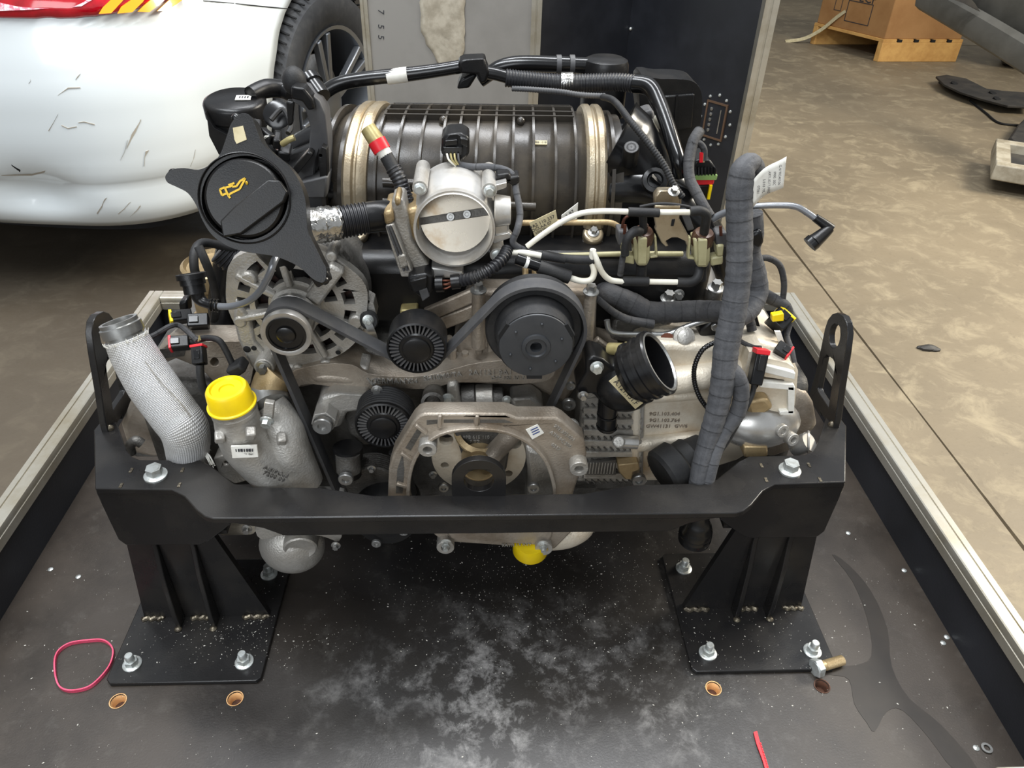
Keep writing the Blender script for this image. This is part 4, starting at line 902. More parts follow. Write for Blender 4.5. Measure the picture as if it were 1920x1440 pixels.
hol = sm2([(s_[0], s_[1]) for s_ in [(459+81*cos(2*pi*i/24), 371+79*sin(2*pi*i/24)) for i in range(24)]], 2)
m = MB(); m.prism([[s2(*p) for p in outS], [s2(*p) for p in hol]], sc_-ns_*.024, ur, vr, ns_, .024); star_b = part(m, 'oil_filler_bracket', 'black_plastic', 'black three pronged oil filler cover', bevel=.0028, seg=3)
srad = 80*SC(sc_)
m = MB(); m.lathe([(srad*1.06, -.001), (srad*1.05, .0022), (srad*1.03, .0026), (srad*1.015, .0016), (srad*1.01, -.004)], sc_, ns_, 64); m.build('rim', 'black_plastic', star_b)
m = MB(); m.lathe([(srad*1.02, -.03), (srad*1.02, -.004), (srad*1.0, -.004), (srad*.99, -.028), (srad*.5, -.03), (0, -.03)], sc_, ns_, 48); m.build('recess', 'black_gloss', star_b)
m = MB(); m.lathe([(srad*.93, -.029), (srad*.93, -.006), (srad*.90, .001), (srad*.84, .003), (srad*.4, .0035), (0, .0035)], sc_+ns_*.0, ns_, 56); cap_ = part(m, 'oil_cap', 'black_plastic', 'round black oil filler cap with yellow oil can symbol')
hd_ = (onS(520, 338)-onS(415, 425)).normalized(); pd = ns_.cross(hd_)
m = MB(); m.prism([[(-.033, -.003), (-.026, .008), (-.01, .0095), (.026, .009), (.033, .003), (.032, -.008), (.024, -.012), (-.020, -.010)]], sc_+ns_*.0025-pd*.0115, hd_, pd, ns_, .010); m.build('grip_bar', 'black_plastic', cap_, bevel=.0045, seg=3)
def ocl(pts, w=.0016):
    q = MB()
    for a, b in zip(pts[:-1], pts[1:]):
        A_, B_ = onS(*a, .0045+.0115*OF), onS(*b, .0045+.0115*OF); q.bar(A_, B_, w, .0006, up=ns_)
    return q
OF = 0.0
q = MB()
for pts in ([(415, 356), (419, 367)], [(415, 356), (424, 352)], [(419, 367), (428, 363)], [(424, 352), (430, 366), (434, 372)], [(424, 353), (436, 350)], [(431, 348), (442, 344)], [(437, 346), (438, 351)], [(438, 351), (446, 350), (453, 340), (462, 335)], [(462, 335), (459, 342), (452, 355), (434, 364)], [(434, 364), (431, 368)]):
    r_ = ocl(pts); q.add(r_.v, r_.f)
q.build('oil_can_symbol', 'yellow_print', cap_, 'yellow oil can symbol')
q = MB(); q.sphere(onS(465, 344, .0048), .0011, (1, .6, 1.6), 8, 6); q.build('oil_drop_symbol', 'yellow_print', cap_)
q = MB(); q.prism([[s2(*p) for p in ((437, 240), (456, 236), (463, 262), (444, 270), (440, 262))]], sc_+ns_*.0002, ur, vr, ns_, .0008); q.build('sticker', 'paper_tan', star_b, 'worn cream sticker')
for (x, y) in ((321, 324), (440, 220), (607, 526)):
    q = MB(); q.sphere(onS(x, y, -.006), .0042, seg=12, rings=8); q.build('locating_pin', 'black_gloss', star_b)
q = MB(); a_, b_ = onS(592, 508, -.008), onS(606, 530, -.012); q.bar(a_, b_, .016, .012, up=ns_); q.build('foot', 'black_gloss', star_b, bevel=.002)
m = MB(); m.tube([sc_-ns_*.028, sc_-ns_*.07, sc_-ns_*.12+Vector((0, 0, -.04)), (sc_.x+.02, .78, .58)], [.030, .028, .026, .026], seg=20); part(m, 'filler_neck', 'black_plastic', 'black oil filler neck')
# ---- belt drive
BY = .664                                   # middle plane of the belt
cA = PY(536, 628, .642); cT = PY(781, 655, .642); cB = PY(1005, 650, .630); cI = PY(719, 800, .640)
sA, sT, sB, sI = SC(cA), SC(cT), SC(cB), SC(cI)
rA, rT, rB = 45*sA, 56*sT, 92*sB
def axisY(c, Y): return Vector((c.x, Y, c.z))
# alternator pulley
m = MB(); m.lathe([(rA*.80, -.001), (rA*.86, 0), (rA*1.04, 0), (rA*1.06, -.002), (rA*1.06, -.006), (rA*.98, -.008), (rA*.98, -.034), (rA*1.05, -.035), (rA*1.05, -.04), (rA*.5, -.04), (rA*.5, -.07)], axisY(cA, .642), YM, 48); pa = part(m, 'alternator_pulley', 'machined', 'small alternator pulley with bright metal rim')
m = MB(); m.lathe([(rA*.84, -.0008), (rA*.82, .0005), (rA*.72, .0006), (rA*.70, -.001), (rA*.42, -.001), (rA*.38, .0015), (rA*.30, .0025), (0, .003)], axisY(cA, .642), YM, 40); m.build('pulley_cap', 'black_gloss', pa, 'black plastic pulley cap')
# smooth tensioner pulley
def finned(c, Y, r, name, label, n=36, depth=.03):
    q = MB(); q.lathe([(r*.90, -.004), (r*.94, .0), (r, -.001), (r, -depth), (r*.9, -depth), (r*.9, -.004)], axisY(c, Y), YM, 56); p = part(q, name, 'black_plastic', label)
    q = MB(); q.lathe([(r*.9, -.010), (r*.55, -.010)], axisY(c, Y), YM, 40); q.build('recess', 'gap_black', p)
    q = MB(); q.lathe([(r*.60, -.010), (r*.60, -.001), (r*.56, .0005), (r*.48, .0008), (r*.46, .003), (r*.40, .004), (0, .0042)], axisY(c, Y), YM, 40); q.build('hub_cap', 'black_plastic', p)
    fin = MB(); fin.box((0, 0, 0), (r*.34, .009, .0017)); me = fin.mesh('fin', 'grey_plastic')
    for i in range(n):
        a = 2*pi*i/n; o = bpy.data.objects.new('fin', me); COL.objects.link(o); place(o, axisY(c, Y)+Vector((cos(a)*r*.75, .0055, sin(a)*r*.75)), p); o.rotation_euler = (0, -a, 0)
    return p
pt_ = finned(cT, .642, rT, 'tensioner_pulley', 'black finned tensioner pulley in the belt loop')
pi_ = finned(cI, .640, 53*sI, 'idler_pulley', 'ribbed black idler pulley behind the cast bracket', depth=.034)
for i in range(7):
    q = MB(); q.lathe([(53*sI, -.005-.004*i), (53*sI+.0012, -.006-.004*i), (53*sI+.0012, -.0075-.004*i), (53*sI, -.0085-.004*i)], axisY(cI, .640), YM, 48); q.build('belt_rib', 'rubber', pi_)
# large pulley
m = MB(); m.lathe([(rB*.70, .0), (rB*.77, .0), (rB*.79, -.002), (rB*.79, -.018), (rB*.84, -.026), (rB*.84, -.030), (rB*.99, -.030), (rB*1.03, -.032), (rB*1.03, -.058), (rB*.99, -.06), (rB*.7, -.06)], axisY(cB, .632), YM, 64); pb = part(m, 'water_pump_pulley', 'rubber', 'large black two step pulley')
m = MB(); m.lathe([(rB*.755, .0005), (rB*.745, .0018), (rB*.70, .0022), (rB*.30, .0022), (rB*.29, .0042), (rB*.22, .0048), (rB*.20, .0032), (rB*.12, .0032), (rB*.12, -.012), (0, -.012)], axisY(cB, .632), YM, 64); pbc = m.build('pulley_cover', 'grey_plastic', pb, 'flat dark grey cover disc')
MAT['cover_grey'] = mat('cover_grey', (50, 52, 55), .5, 0, (60, 61, 63), 30)
pbc.data.materials[0] = MAT['cover_grey']
for i in range(6):
    a = radians(20+60*i); q = MB(); q.sphere(axisY(cB, .6292)+Vector((cos(a)*rB*.55, 0, sin(a)*rB*.55)), .0016, seg=8, rings=5); q.build('pip', 'cover_grey', pbc)
for a in (30, 150, 270):
    a = radians(a); q = MB(); q.box(axisY(cB, .633)+Vector((cos(a)*rB*.765, 0, sin(a)*rB*.765)), (.004, .006, .016), Matrix.Rotation(-a, 3, 'Y')); q.build('cover_notch', 'gap_black', pbc)
# belt
def tang(c1, r1, s1, c2, r2, s2):
    D = Vector((c2[0]-c1[0], c2[1]-c1[1])); L_ = D.length; th = atan2(D.y, D.x)-math.asin((s2*r2-s1*r1)/L_)
    n = Vector((-sin(th), cos(th))); return Vector(c1)-n*(s1*r1), Vector(c2)-n*(s2*r2)
P0 = PY(640, 935, BY); P1 = PY(1008, 812, BY)
seq = [((P0.x, P0.z), 0, 1), ((cA.x, cA.z), rA+.0005, -1), ((cT.x, cT.z), rT+.002, 1), ((cB.x, cB.z), rB*1.03+.002, -1), ((P1.x, P1.z), 0, 1)]
T_ = [tang(*a, *b) for a, b in zip(seq[:-1], seq[1:])]
path = [T_[0][0]]
for i in range(1, len(seq)-1):
    c, r, s = seq[i]; a = T_[i-1][1]; b = T_[i][0]; a0 = atan2(a.y-c[1], a.x-c[0]); a1 = atan2(b.y-c[1], b.x-c[0])
    if s > 0 and a1 < a0: a1 += 2*pi
    if s < 0 and a1 > a0: a1 -= 2*pi
    n = max(6, int(abs(a1-a0)/.12)); path += [Vector((c[0]+r*cos(a0+(a1-a0)*k/n), c[1]+r*sin(a0+(a1-a0)*k/n))) for k in range(n+1)]
path.append(T_[-1][1])
m = MB(); m.ribbon([(p.x, BY, p.y) for p in path], (0, 1, 0), .0205, .0035); belt = part(m, 'drive_belt', 'belt', 'black ribbed drive belt over the pulleys', smooth=50)
d_ = Vector((path[1].x-path[0].x, 0, path[1].y-path[0].y)).normalized(); nn_ = Vector((d_.z, 0, -d_.x))
for i in range(6):
    a = Vector((path[0].x, BY-.0085+.0034*i, path[0].y)); b = Vector((path[1].x, BY-.0085+.0034*i, path[1].y))
    q = MB(); q.bar(a-nn_*.0019, b-nn_*.0019, .0016, .0012, up=nn_); q.build('belt_rib', 'grey_plastic', belt)
# ---- alternator
AY = .700; ca = axisY(cA, AY); RA = .0735
def kid(r0, r1, a0, a1, n=6): return [(r0*cos(radians(a0+(a1-a0)*i/n)), r0*sin(radians(a0+(a1-a0)*i/n))) for i in range(n+1)]+[(r1*cos(radians(a1+(a0-a1)*i/n)), r1*sin(radians(a1+(a0-a1)*i/n))) for i in range(n+1)]
outA = [(RA*(1+.07*max(0, cos(3*a-1.0))**3)*cos(a), RA*(1+.07*max(0, cos(3*a-1.0))**3)*sin(a)) for a in [2*pi*i/60 for i in range(60)]]
holesA = [kid(.030, .044, a, a+34) for a in (8, 56, 104, 152, 200, 248, 296)]+[kid(.050, .062, a, a+16, 4) for a in (2, 26, 50, 74, 98, 122, 146, 170, 194, 218, 242, 266, 290, 314, 338)]
m = MB(); m.prism([outA]+holesA, ca, (1, 0, 0), (0, 0, 1), (0, 1, 0), .012); alt = part(m, 'alternator', 'cast_alu', 'bare aluminium alternator with vent slots', bevel=.0012, seg=2)
m = MB(); m.lathe([(RA*.97, -.012), (RA*1.0, -.016), (RA*1.0, -.05), (RA*.96, -.054), (RA*.96, -.085), (0, -.09)], ca, YM, 48); m.build('housing', 'cast_dark', alt)
m = MB(); m.lathe([(0, -.016), (.066, -.016)], ca, YM, 40); m.build('winding', 'winding', alt, 'copper windings behind the slots')
m = MB(); m.lathe([(.026, 0), (.026, .01), (.020, .016), (0, .016)], ca, YM, 32); m.build('bearing_boss', 'cast_alu', alt)
for a in (30, 78, 126, 174, 222, 270, 318):
    a = radians(a+20); q = MB(); q.bar(ca+Vector((cos(a)*.025, -.003, sin(a)*.025)), ca+Vector((cos(a)*.068, -.002, sin(a)*.068)), .007, .008, up=(0, 1, 0)); q.build('spoke', 'cast_alu', alt, bevel=.002)
for (x, y, r) in ((622, 478, 10), (668, 600, 14), (672, 622, 9), (520, 668, 16), (560, 690, 12), (612, 680, 12), (452, 600, 12), (468, 520, 14)):
    q = MB(); p = PY(x, y, AY); q.tube([p+Vector((0, -.006, 0)), p+Vector((0, .03, 0))], r*.00058, seg=16, sub=1); q.build('lug', 'cast_alu', alt, bevel=.002)
q = MB(); q.bar(PY(634, 498, AY-.008), PY(586, 562, AY-.008), .017, .014, up=(0, 1, 0)); q.build('bracket_arm', 'cast_alu', alt, bevel=.003)
q = MB(); q.pxp([(598, 466), (640, 474), (655, 492), (648, 500), (612, 486)], AY+.01, .012); q.build('top_bracket', 'cast_dark', alt, bevel=.002)
q = MB(); q.pxp([(683, 558), (700, 568), (706, 592), (700, 615), (690, 630), (668, 620), (676, 590)], AY+.004, .02, [circ(4, 12, 689, 566)]); q.build('rear_lug', 'cast_alu', alt, bevel=.003)
q = MB(); q.lathe([(.010, 0), (.010, .02), (.008, .024), (0, .024)], PY(690, 594, AY+.01), (.2, -.9, .3), 18); q.build('terminal_boot', 'rubber', alt)
inst(ME_NUT, 'terminal_nut', alt, PY(690, 600, AY-.012), (.2, -.9, .2), 0, .006)
q = MB(); q.ribbon([PY(690, 606, AY-.014), PY(697, 622, AY-.016), PY(704, 640, AY-.012), PY(714, 650, AY-.01)], (1, .3, 0), .008, .0014, sub=3); q.build('terminal_strap', 'steel', alt)
# bracket under alternator
m = MB(); m.pxp([(440, 560), (470, 600), (478, 640), (505, 672), (560, 690), (640, 680), (692, 690), (688, 706), (640, 716), (560, 704), (520, 706), (470, 690), (446, 640), (436, 600)], AY-.004, .03); part(m, 'alternator_bracket', 'cast_alu', 'cast bracket below the alternator', bevel=.004, seg=3)
for (x, y, r) in ((463, 655, 7), (476, 653, 5), (634, 661, 5)):
    q = MB(); q.lathe([(r*.0006, 0), (r*.00045, .0006), (0, .0006)], PY(x, y, AY-.0045), YM, 14); part(q, 'bolt_hole', 'gap_black')
screw(ME_TORX, 'star_bolt', E, 494, 688, AY-.02, 14, label='star head bolt left of the belt')
m = MB(); p = PY(495, 690, AY-.02); m.tube([p, p+Vector((0, .04, 0))], .011, seg=18, sub=1); part(m, 'bolt_pillar', 'cast_alu', bevel=.001)
# ---- cast cross arm with lettering
m = MB(); m.pxp(sm2([(520, 735), (545, 700), (570, 690), (610, 682), (660, 684), (690, 700), (740, 706), (800, 704), (850, 692), (900, 680), (1010, 672), (1040, 690), (1030, 712), (980, 720), (900, 718), (850, 718), (820, 726), (780, 730), (730, 726), (690, 734), (650, 730), (600, 722), (565, 722), (540, 750), (525, 760)], 3), .692, .05); arm = part(m, 'coolant_casting', 'cast_brown', 'brownish cast coolant pipe with raised lettering', bevel=.008, seg=4)
m = MB(); m.pxt(((560, 716, .705), (600, 704, .70), (650, 706, .70), (700, 716, .70)), [10, 15, 15, 9], seg=18); m.build('pipe_swell', 'cast_brown', arm)
for t, x, y, sz, rot in (('GERMANY', 733, 714, .0098, -.01), ('G4', 775, 714, .008, 0), ('SH10M0/TA', 830, 705, .0088, .16), ('2A1121 9A1', 920, 698, .0098, .0), ('OPF 100 3010', 952, 708, .0066, 0)):
    p = PY(x, y, .6915); text(t, 'raised_lettering', 'cast_alu', arm, p, (cos(rot), 0, sin(rot)), (0, 0, 1), sz, .0016)
q = MB(); q.bar(PY(688, 708, .692), PY(700, 722, .692), .002, .002, up=(0, 1, 0)); q.bar(PY(700, 722, .692), PY(706, 708, .692), .002, .002, up=(0, 1, 0)); q.build('raised_mark', 'cast_alu', arm)
# pump bracket around the large pulley
m = MB(); m.pxp([(870, 560), (905, 545), (1100, 545), (1120, 560), (1118, 640), (1160, 650), (1190, 690), (1150, 720), (1090, 715), (1060, 760), (1000, 730), (905, 700), (860, 680), (850, 640), (880, 600)], .722, .04); part(m, 'pump_bracket', 'cast_brown', 'brown stained cast pump bracket', bevel=.006, seg=3)
for (x, y0, y1, r) in ((897, 545, 650, 13), (1108, 548, 640, 12.5)):
    a = PY(x, y0, .70); b = Vector((a.x, .70, PY(x, y1, .70).z)); q = MB(); q.tube([a, b], [r*.00054, r*.00062], seg=20, sub=1); pp = part(q, 'bolt_pillar', 'cast_brown', 'tall cast bolt pillar beside the large pulley')
    inst(ME_TORX, 'pillar_bolt', pp, a, (0, -.1, 1), .2, .0088)
for a, b in (((800, 590), (905, 545)), ((815, 610), (905, 575)), ((1112, 640), (1180, 690))):
    q = MB(); q.bar(PY(*a, .715), PY(*b, .715), .016, .008, up=(0, 1, 0)); part(q, 'bracket_rib', 'cast_brown', bevel=.002)
for x in (985, 1003, 1020):
    q = MB(); q.tube([PY(x, 500, .74), PY(x, 540, .70)], 6*.00058, seg=12, sub=1); part(q, 'pump_tube', 'alu_tan', 'short tan tube above the large pulley')
q = MB(); q.pxp([(750, 582), (783, 580), (784, 594), (750, 598)], .735, .03); part(q, 'brass_tag', 'gold_fitting', 'brass coloured block in the shadow below the throttle', bevel=.002)
for (x, y) in ((842, 632), (920, 640), (850, 655), (872, 660), (898, 655), (912, 672)):
    q = MB(); q.tube([PY(x, y, .712), PY(x, y+24, .715)], .004, seg=8, sub=1); part(q, 'cast_fin', 'cast_brown')
# ---- centre: tensioner arm, coolant stubs, bolts
m = MB(); m.pxp([(600, 745), (625, 738), (690, 742), (692, 770), (650, 775), (640, 800), (612, 808), (590, 795), (592, 765)], .675, .05); ta = part(m, 'tensioner_body', 'cast_alu', 'cast tensioner body left of the idler pulley', bevel=.006, seg=3)
u_ = PY(606, 794, .655)
q = MB(); q.prism([hexp(.0145, .2)], u_+Vector((0, .002, 0)), (1, 0, 0), (0, 0, 1), (0, 1, 0), .025); q.build('hex_head', 'cast_alu', ta, bevel=.001)
inst(ME_SOCKET, 'hex_socket_bolt', ta, u_, YM, 0, .0112)
m = MB(); m.pxp([(640, 770), (700, 750), (720, 765), (700, 800), (720, 830), (680, 838), (655, 815)], .69, .03); part(m, 'tensioner_arm', 'cast_dark', 'dark tensioner arm', bevel=.004)
m = MB(); a = PY(652, 838, .66); b = PY(655, 890, .655); m.tube([a, a.lerp(b, .35), a.lerp(b, .36), b], [.017, .017, .0145, .0145], seg=20, sub=2); part(m, 'damper', 'black_plastic', 'black damper cylinder')
m = MB(); m.tube([PY(652, 850, .652), PY(654, 882, .648)], .0142, seg=18, sub=1); part(m, 'damper_band', 'cast_dark', 'grey damper housing')
screw(ME_SOCKET, 'socket_bolt', E, 649, 895, .632, 14, label='large socket bolt below the damper')
for (x, y, Y, r, me) in ((707, 731, .665, 11, ME_TORX), (840, 747, .668, 12, ME_HEX), (950, 749, .668, 9, ME_HEX), (697, 878, .665, 8, ME_TORX), (812, 889, .665, 8, ME_TORX), (832, 912, .64, 10, ME_SOCKET), (1000, 912, .63, 12, ME_SOCKET), (1066, 756, .672, 13, ME_SOCKET), (1092, 740, .672, 10, ME_TORX), (1070, 722, .68, 9, ME_SOCKET), (1272, 552, .74, 11, ME_TORX), (1253, 570, .74, 12, ME_TORX)):
    screw(me, 'engine_bolt', E, x, y, Y, r)
q = MB(); q.lathe([(.013, -.03), (.013, 0), (.0095, .001), (.007, -.006), (0, -.006)], PY(811, 756, .66), (0, -.9, .3), 20); part(q, 'coolant_stub', 'cast_dark', 'open grey pipe stub')
m = MB(); m.pxp([(838, 720), (858, 718), (862, 745), (875, 770), (872, 785), (850, 785), (838, 760)], .685, .03); part(m, 'support_rib', 'cast_alu', 'light cast rib', bevel=.004)
for (x0, x1, r, mt) in ((866, 892, 27, 'cast_dark'), (893, 925, 28, 'cast_alu'), (925, 945, 22, 'cast_dark')):
    q = MB(); q.pxt(((x0, 748, .70), (x1, 746, .70)), r, seg=24, sub=1); part(q, 'oil_pipe_joint', mt, 'metal pipe joint under the lettered casting', bevel=.001)
q = MB(); c_ = PY(905, 800, .668)
q.lathe([(.032, -.01)]+[(.032+(.002 if i % 2 else 0), -.008+.0022*i) for i in range(6)]+[(.028, .006)], c_, (0, -.55, .83), 40); part(q, 'ribbed_seal', 'alu_tan', 'brass coloured ribbed ring behind the front bracket')
m = MB(); m.pxp([(955, 750), (1000, 745), (1020, 760), (1015, 785), (985, 790), (960, 770)], .69, .03); part(m, 'pipe_saddle', 'cast_alu', 'cast saddle', bevel=.005)
# ---- front bracket ring
FY = .612
outB = [(727, 935), (729, 880), (738, 850), (775, 790), (785, 780), (796, 776), (945, 776), (958, 779), (970, 784), (1042, 784), (1056, 791), (1095, 825), (1100, 850), (1096, 880), (1086, 892), (1078, 915), (1070, 945), (1085, 985), (1040, 1030), (830, 1016), (792, 985), (760, 960)]
inB = sm2([(766, 930), (770, 880), (786, 842), (815, 815), (850, 803), (900, 800), (950, 806), (990, 825), (1020, 855), (1036, 895), (1040, 935), (1030, 970), (1000, 985), (900, 992), (810, 984), (775, 960)], 3)
m = MB(); m.pxp(outB, FY, .022, [inB]); fb = part(m, 'front_bracket', 'cast_brown', 'brownish cast aluminium front bracket ring with a large opening', bevel=.003, seg=3)
lip = [PY(x, y, FY-.003) for x, y in inB[:]]
q = MB(); q.ribbon([p+Vector((0, -.0, 0)) for p in lip], (0, 1, 0), .012, .004, closed=True); q.build('inner_lip', 'cast_brown', fb, bevel=.001)
# recessed channel pockets with ribs on the left and top
for pk in ([(742, 925), (745, 880), (755, 850), (758, 880), (755, 925)], [(760, 840), (785, 800), (795, 803), (770, 845)], [(800, 788), (822, 787), (822, 794), (800, 797)], [(832, 787), (888, 787), (888, 793), (832, 793)], [(900, 787), (945, 787), (962, 793), (900, 793)]):
    q = MB(); q.pxp(pk, FY-.0004, .0008); q.build('pocket', 'cast_dark', fb)
for a, b in (((779, 796), (800, 812)), ((752, 848), (772, 862)), ((744, 906), (764, 912)), ((825, 778), (823, 800)), ((895, 778), (893, 800))):
    q = MB(); q.bar(PY(*a, FY-.002), PY(*b, FY-.002), .004, .005, up=(0, 1, 0)); q.build('pocket_rib', 'cast_brown', fb, bevel=.001)
for (x, y, r) in ((803, 830, 18), (1083, 866, 18.5)):
    o = inst(ME_BOSS, 'bolt_boss', fb, PY(x, y-3, FY+.002), YM, 0, (r*.00055, r*.00055, .014))
for (x, y) in ((836, 1010), (1018, 1013)):
    o = inst(ME_BOSS, 'bolt_boss', fb, PY(x, y, FY+.004), YM, 0, (.0105, .0105, .014)); screw(ME_NUT, 'stud_nut', fb, x, y+8, FY-.008, 11)
m = MB(); m.tube([PY(1030, 1005, FY+.02), PY(1065, 1000, FY+.025), PY(1090, 982, FY+.03), PY(1085, 950, FY+.035)], .018, seg=18); m.build('lower_swell', 'cast_beige', fb)
m = MB(); m.pxp([(825, 985), (1040, 990), (1030, 1024), (842, 1010)], FY-.004, .02); m.build('lower_flange', 'cast_brown', fb, bevel=.003)
text('9A1.115.037', 'raised_lettering', 'cast_alu', fb, PY(968, 1022, FY-.0045), (1, 0, .0), (0, 0, 1), .007, .0008)
for t, x, y, r_ in (('9TE.375.021', 1058, 812, -.75), ('ATM.PC.900', 1051, 824, -.75), ('0517', 1042, 838, -.75)):
    text(t, 'raised_lettering', 'cast_alu', fb, PY(x, y, FY-.0004), (cos(r_), 0, sin(r_)), (0, 0, 1), .0062, .0006)
q = MB(); q.pxp([(986, 806), (1008, 796), (1020, 812), (998, 824)], FY-.0012, .001); stk = q.build('sticker', 'paper', fb, 'small white square sticker')
for i in range(3):
    q = MB(); q.bar(PY(995+i*2, 807+i*4, FY-.0014), PY(1008+i*2, 801+i*4, FY-.0014), .0012, .0003, up=(0, 1, 0)); q.build('print', 'ink_blue', stk)
# ---- flange disc and shaft behind the ring
m = MB(); dc = PY(898, 858, .668); sd = SC(dc)
R_ = 88*sd
m.prism([circ(R_, 56)]+[circ(.0085, 14, -.038, .028), circ(.005, 12, -.041, -.012), circ(.0085, 14, .042, .022), circ(.005, 12, .036, -.026)], dc, (1, 0, 0), (0, 0, 1), (0, 1, 0), .014); fd = part(m, 'drive_flange', 'cast_beige', 'pale round drive flange with holes', bevel=.0015)
q = MB(); q.lathe([(R_*1.03, -.03), (R_*1.03, -.006), (R_*1.0, -.004), (R_*1.0, -.03)], dc, YM, 56); q.build('flange_rim', 'cast_brown', fd)
q = MB(); q.pxp([(848, 800), (880, 792), (940, 800), (960, 815), (950, 880), (930, 915), (865, 915), (870, 870)], .655, .012); q.build('web_plate', 'cast_dark', fd, bevel=.003)
q = MB(); q.tube([PY(972, 800, .648), PY(940, 835, .646), PY(908, 868, .64)], [.0115, .0115, .011], seg=18); q.build('oil_spout', 'cast_brown', fd, 'diagonal cast tube')
q = MB(); p = PY(898, 880, .632); q.lathe([(.0205, -.03), (.0205, -.002), (.018, 0), (.0165, 0), (.0155, -.004), (.0155, -.03)], p, YM, 36); q.build('hub_tube', 'alu_tan', fd, 'tan hub tube')
for t, x, y in (('9PB 615 110', 893, 820), ('7 TZ', 890, 828)):
    text(t, 'raised_lettering', 'cast_alu', fd, PY(x, y, .6546), (1, 0, 0), (0, 0, 1), .006, .0006)
m = MB(); m.pxp([(985, 840), (1025, 850), (1045, 900), (1040, 950), (985, 950), (990, 900)], .665, .03); part(m, 'cover_casting', 'cast_alu', 'cast cover seen through the bracket', bevel=.005)
# ---- lower accessories under the bar
m = MB(); c_ = PY(722, 985, .635); m.lathe([(0, .004), (.018, .004), (.02, .0), (.036, -.003), (.040, -.01), (.040, -.05), (.0, -.05)], c_, YM, 40); wp = part(m, 'lower_pulley', 'black_plastic', 'black pump pulley below the bar')
for (x, y) in ((757, 995), (706, 1017), (700, 985)): screw(ME_SOCKET, 'pulley_screw', wp, x, y, .631, 9)
c_ = PY(700, 915, .668); m = MB(); m.lathe([(.0, .0), (.032, .0), (.034, -.002)]+[(.034+(.0013 if i % 2 else 0), -.003-.0017*i) for i in range(14)]+[(.0, -.03)], c_, YM, 44); part(m, 'crank_pulley', 'cast_dark', 'dark ribbed crank pulley')
m = MB(); m.tube([PY(735, 845, .655), PY(760, 880, .652), PY(775, 925, .65)], .005, seg=8); part(m, 'lower_belt', 'rubber', 'black belt run behind the bracket')
m = MB(); m.lathe([(0, -.006), (.019, -.005), (.0215, -.001), (.0215, .02), (.0, .02)], PY(994, 1030, .618), (0, -.1, 1), 28); part(m, 'drain_cap', 'yellow_plastic', 'yellow plastic cap under the front bracket')
# ---- left: yellow capped outlet and its casting
YY = .628
a, b, c, d = PY(435, 757, YY), PY(462, 830, YY+.003), PY(515, 890, YY+.004), PY(560, 960, YY+.01)
m = MB(); m.tube([a, a.lerp(b, .12), a.lerp(b, .13), a.lerp(b, .2), a.lerp(b, .21), b, c, d], [.0225, .0225, .0238, .0238, .0225, .0275, .0265, .026], seg=28, sub=4); out = part(m, 'outlet_pipe', 'cast_alu', 'cast aluminium outlet pipe with a label', smooth=60)
ax = (a-b).normalized()
m = MB(); m.lathe([(r_*.89, h_*.82) for r_, h_ in [(.027, -.004), (.0285, -.003), (.0285, -.001), (.0262, .0), (.0245, .021), (.0225, .0245), (.019, .025), (.0175, .0225), (.009, .0225), (.0085, .0205), (0, .0205)]], a+ax*.002, ax, 40); part(m, 'outlet_cap', 'yellow_plastic', 'bright yellow plastic cap on the outlet pipe')
m = MB(); m.tube([PY(505, 758, YY+.03), PY(530, 800, YY+.02), PY(545, 850, YY+.012), PY(570, 905, YY+.012)], [.018, .0215, .0235, .022], seg=24, sub=5); m.build('outlet_branch', 'cast_alu', out, smooth=60)
m = MB(); m.tube([PY(500, 740, YY+.05), PY(510, 765, YY+.032)], .022, seg=24, sub=2); m.build('clamp_band', 'steel', out, 'hose clamp')
m = MB(); m.tube([PY(522, 700, YY+.06), PY(510, 715, YY+.055), PY(502, 740, YY+.048)], .02, seg=20); m.build('elbow', 'alu_tan', out)
q = MB(); p = PY(506, 770, YY-.004); q.bar(PY(506, 752, YY-.002), PY(503, 785, YY-.004), .010, .008, up=(0, 1, 0)); q.build('clamp_screw_seat', 'cast_alu', out, bevel=.001); inst(ME_HEX, 'clamp_screw', out, PY(501, 788, YY-.008), (-.1, -.9, -.3), 0, .0075)
for (x, y) in ((412, 819), (470, 812), (528, 823)):
    q = MB(); q.box(PY(x, y, YY-.022 if x < 500 else YY-.006), (.010, .012, .010), Euler((.3, .2, .3))); q.build('cast_lug', 'cast_alu', out, bevel=.002)
pl0 = PY(459, 846, YY-.0268); q = MB(); q.box(pl0, (.026, .003, .014), Euler((-.15, .05, .1))); lab = q.build('label', 'paper', out, 'white printed label')
for i in range(7):
    q = MB(); q.box(pl0+Vector((-.008+.0028*i, -.0018, .0028)), (.0012+.0006*(i % 3), .0004, .0034), Euler((-.15, .05, .1))); q.build('print', 'ink', lab)
text('9A2 131 061', 'print', 'ink', lab, pl0+Vector((0, -.0018, -.0025)), (1, 0, -.05), (0, 0, 1), .0034, .0001)
for t, x, y in (('AlSi9Cu3', 518, 885), ('7200 09', 514, 894)):
    text(t, 'raised_lettering', 'cast_dark', out, PY(x, y, YY-.026), (.8, 0, -.5), (.5, 0, .8), .0075, .001)
c_ = PY(545, 1000, YY+.012)
m = MB(); m.sphere(PY(548, 1022, YY+.012), .040, (1.0, .75, 1.0), 28, 18); hs = part(m, 'pump_housing', 'cast_alu', 'rounded cast pump housing below the bar', smooth=60)
m = MB(); m.pxp(sm2([(478, 985), (500, 970), (620, 968), (640, 985), (636, 1015), (600, 1005), (540, 1000), (490, 1012)], 3), YY-.008, .05); m.build('housing_flange', 'cast_alu', hs, bevel=.004)
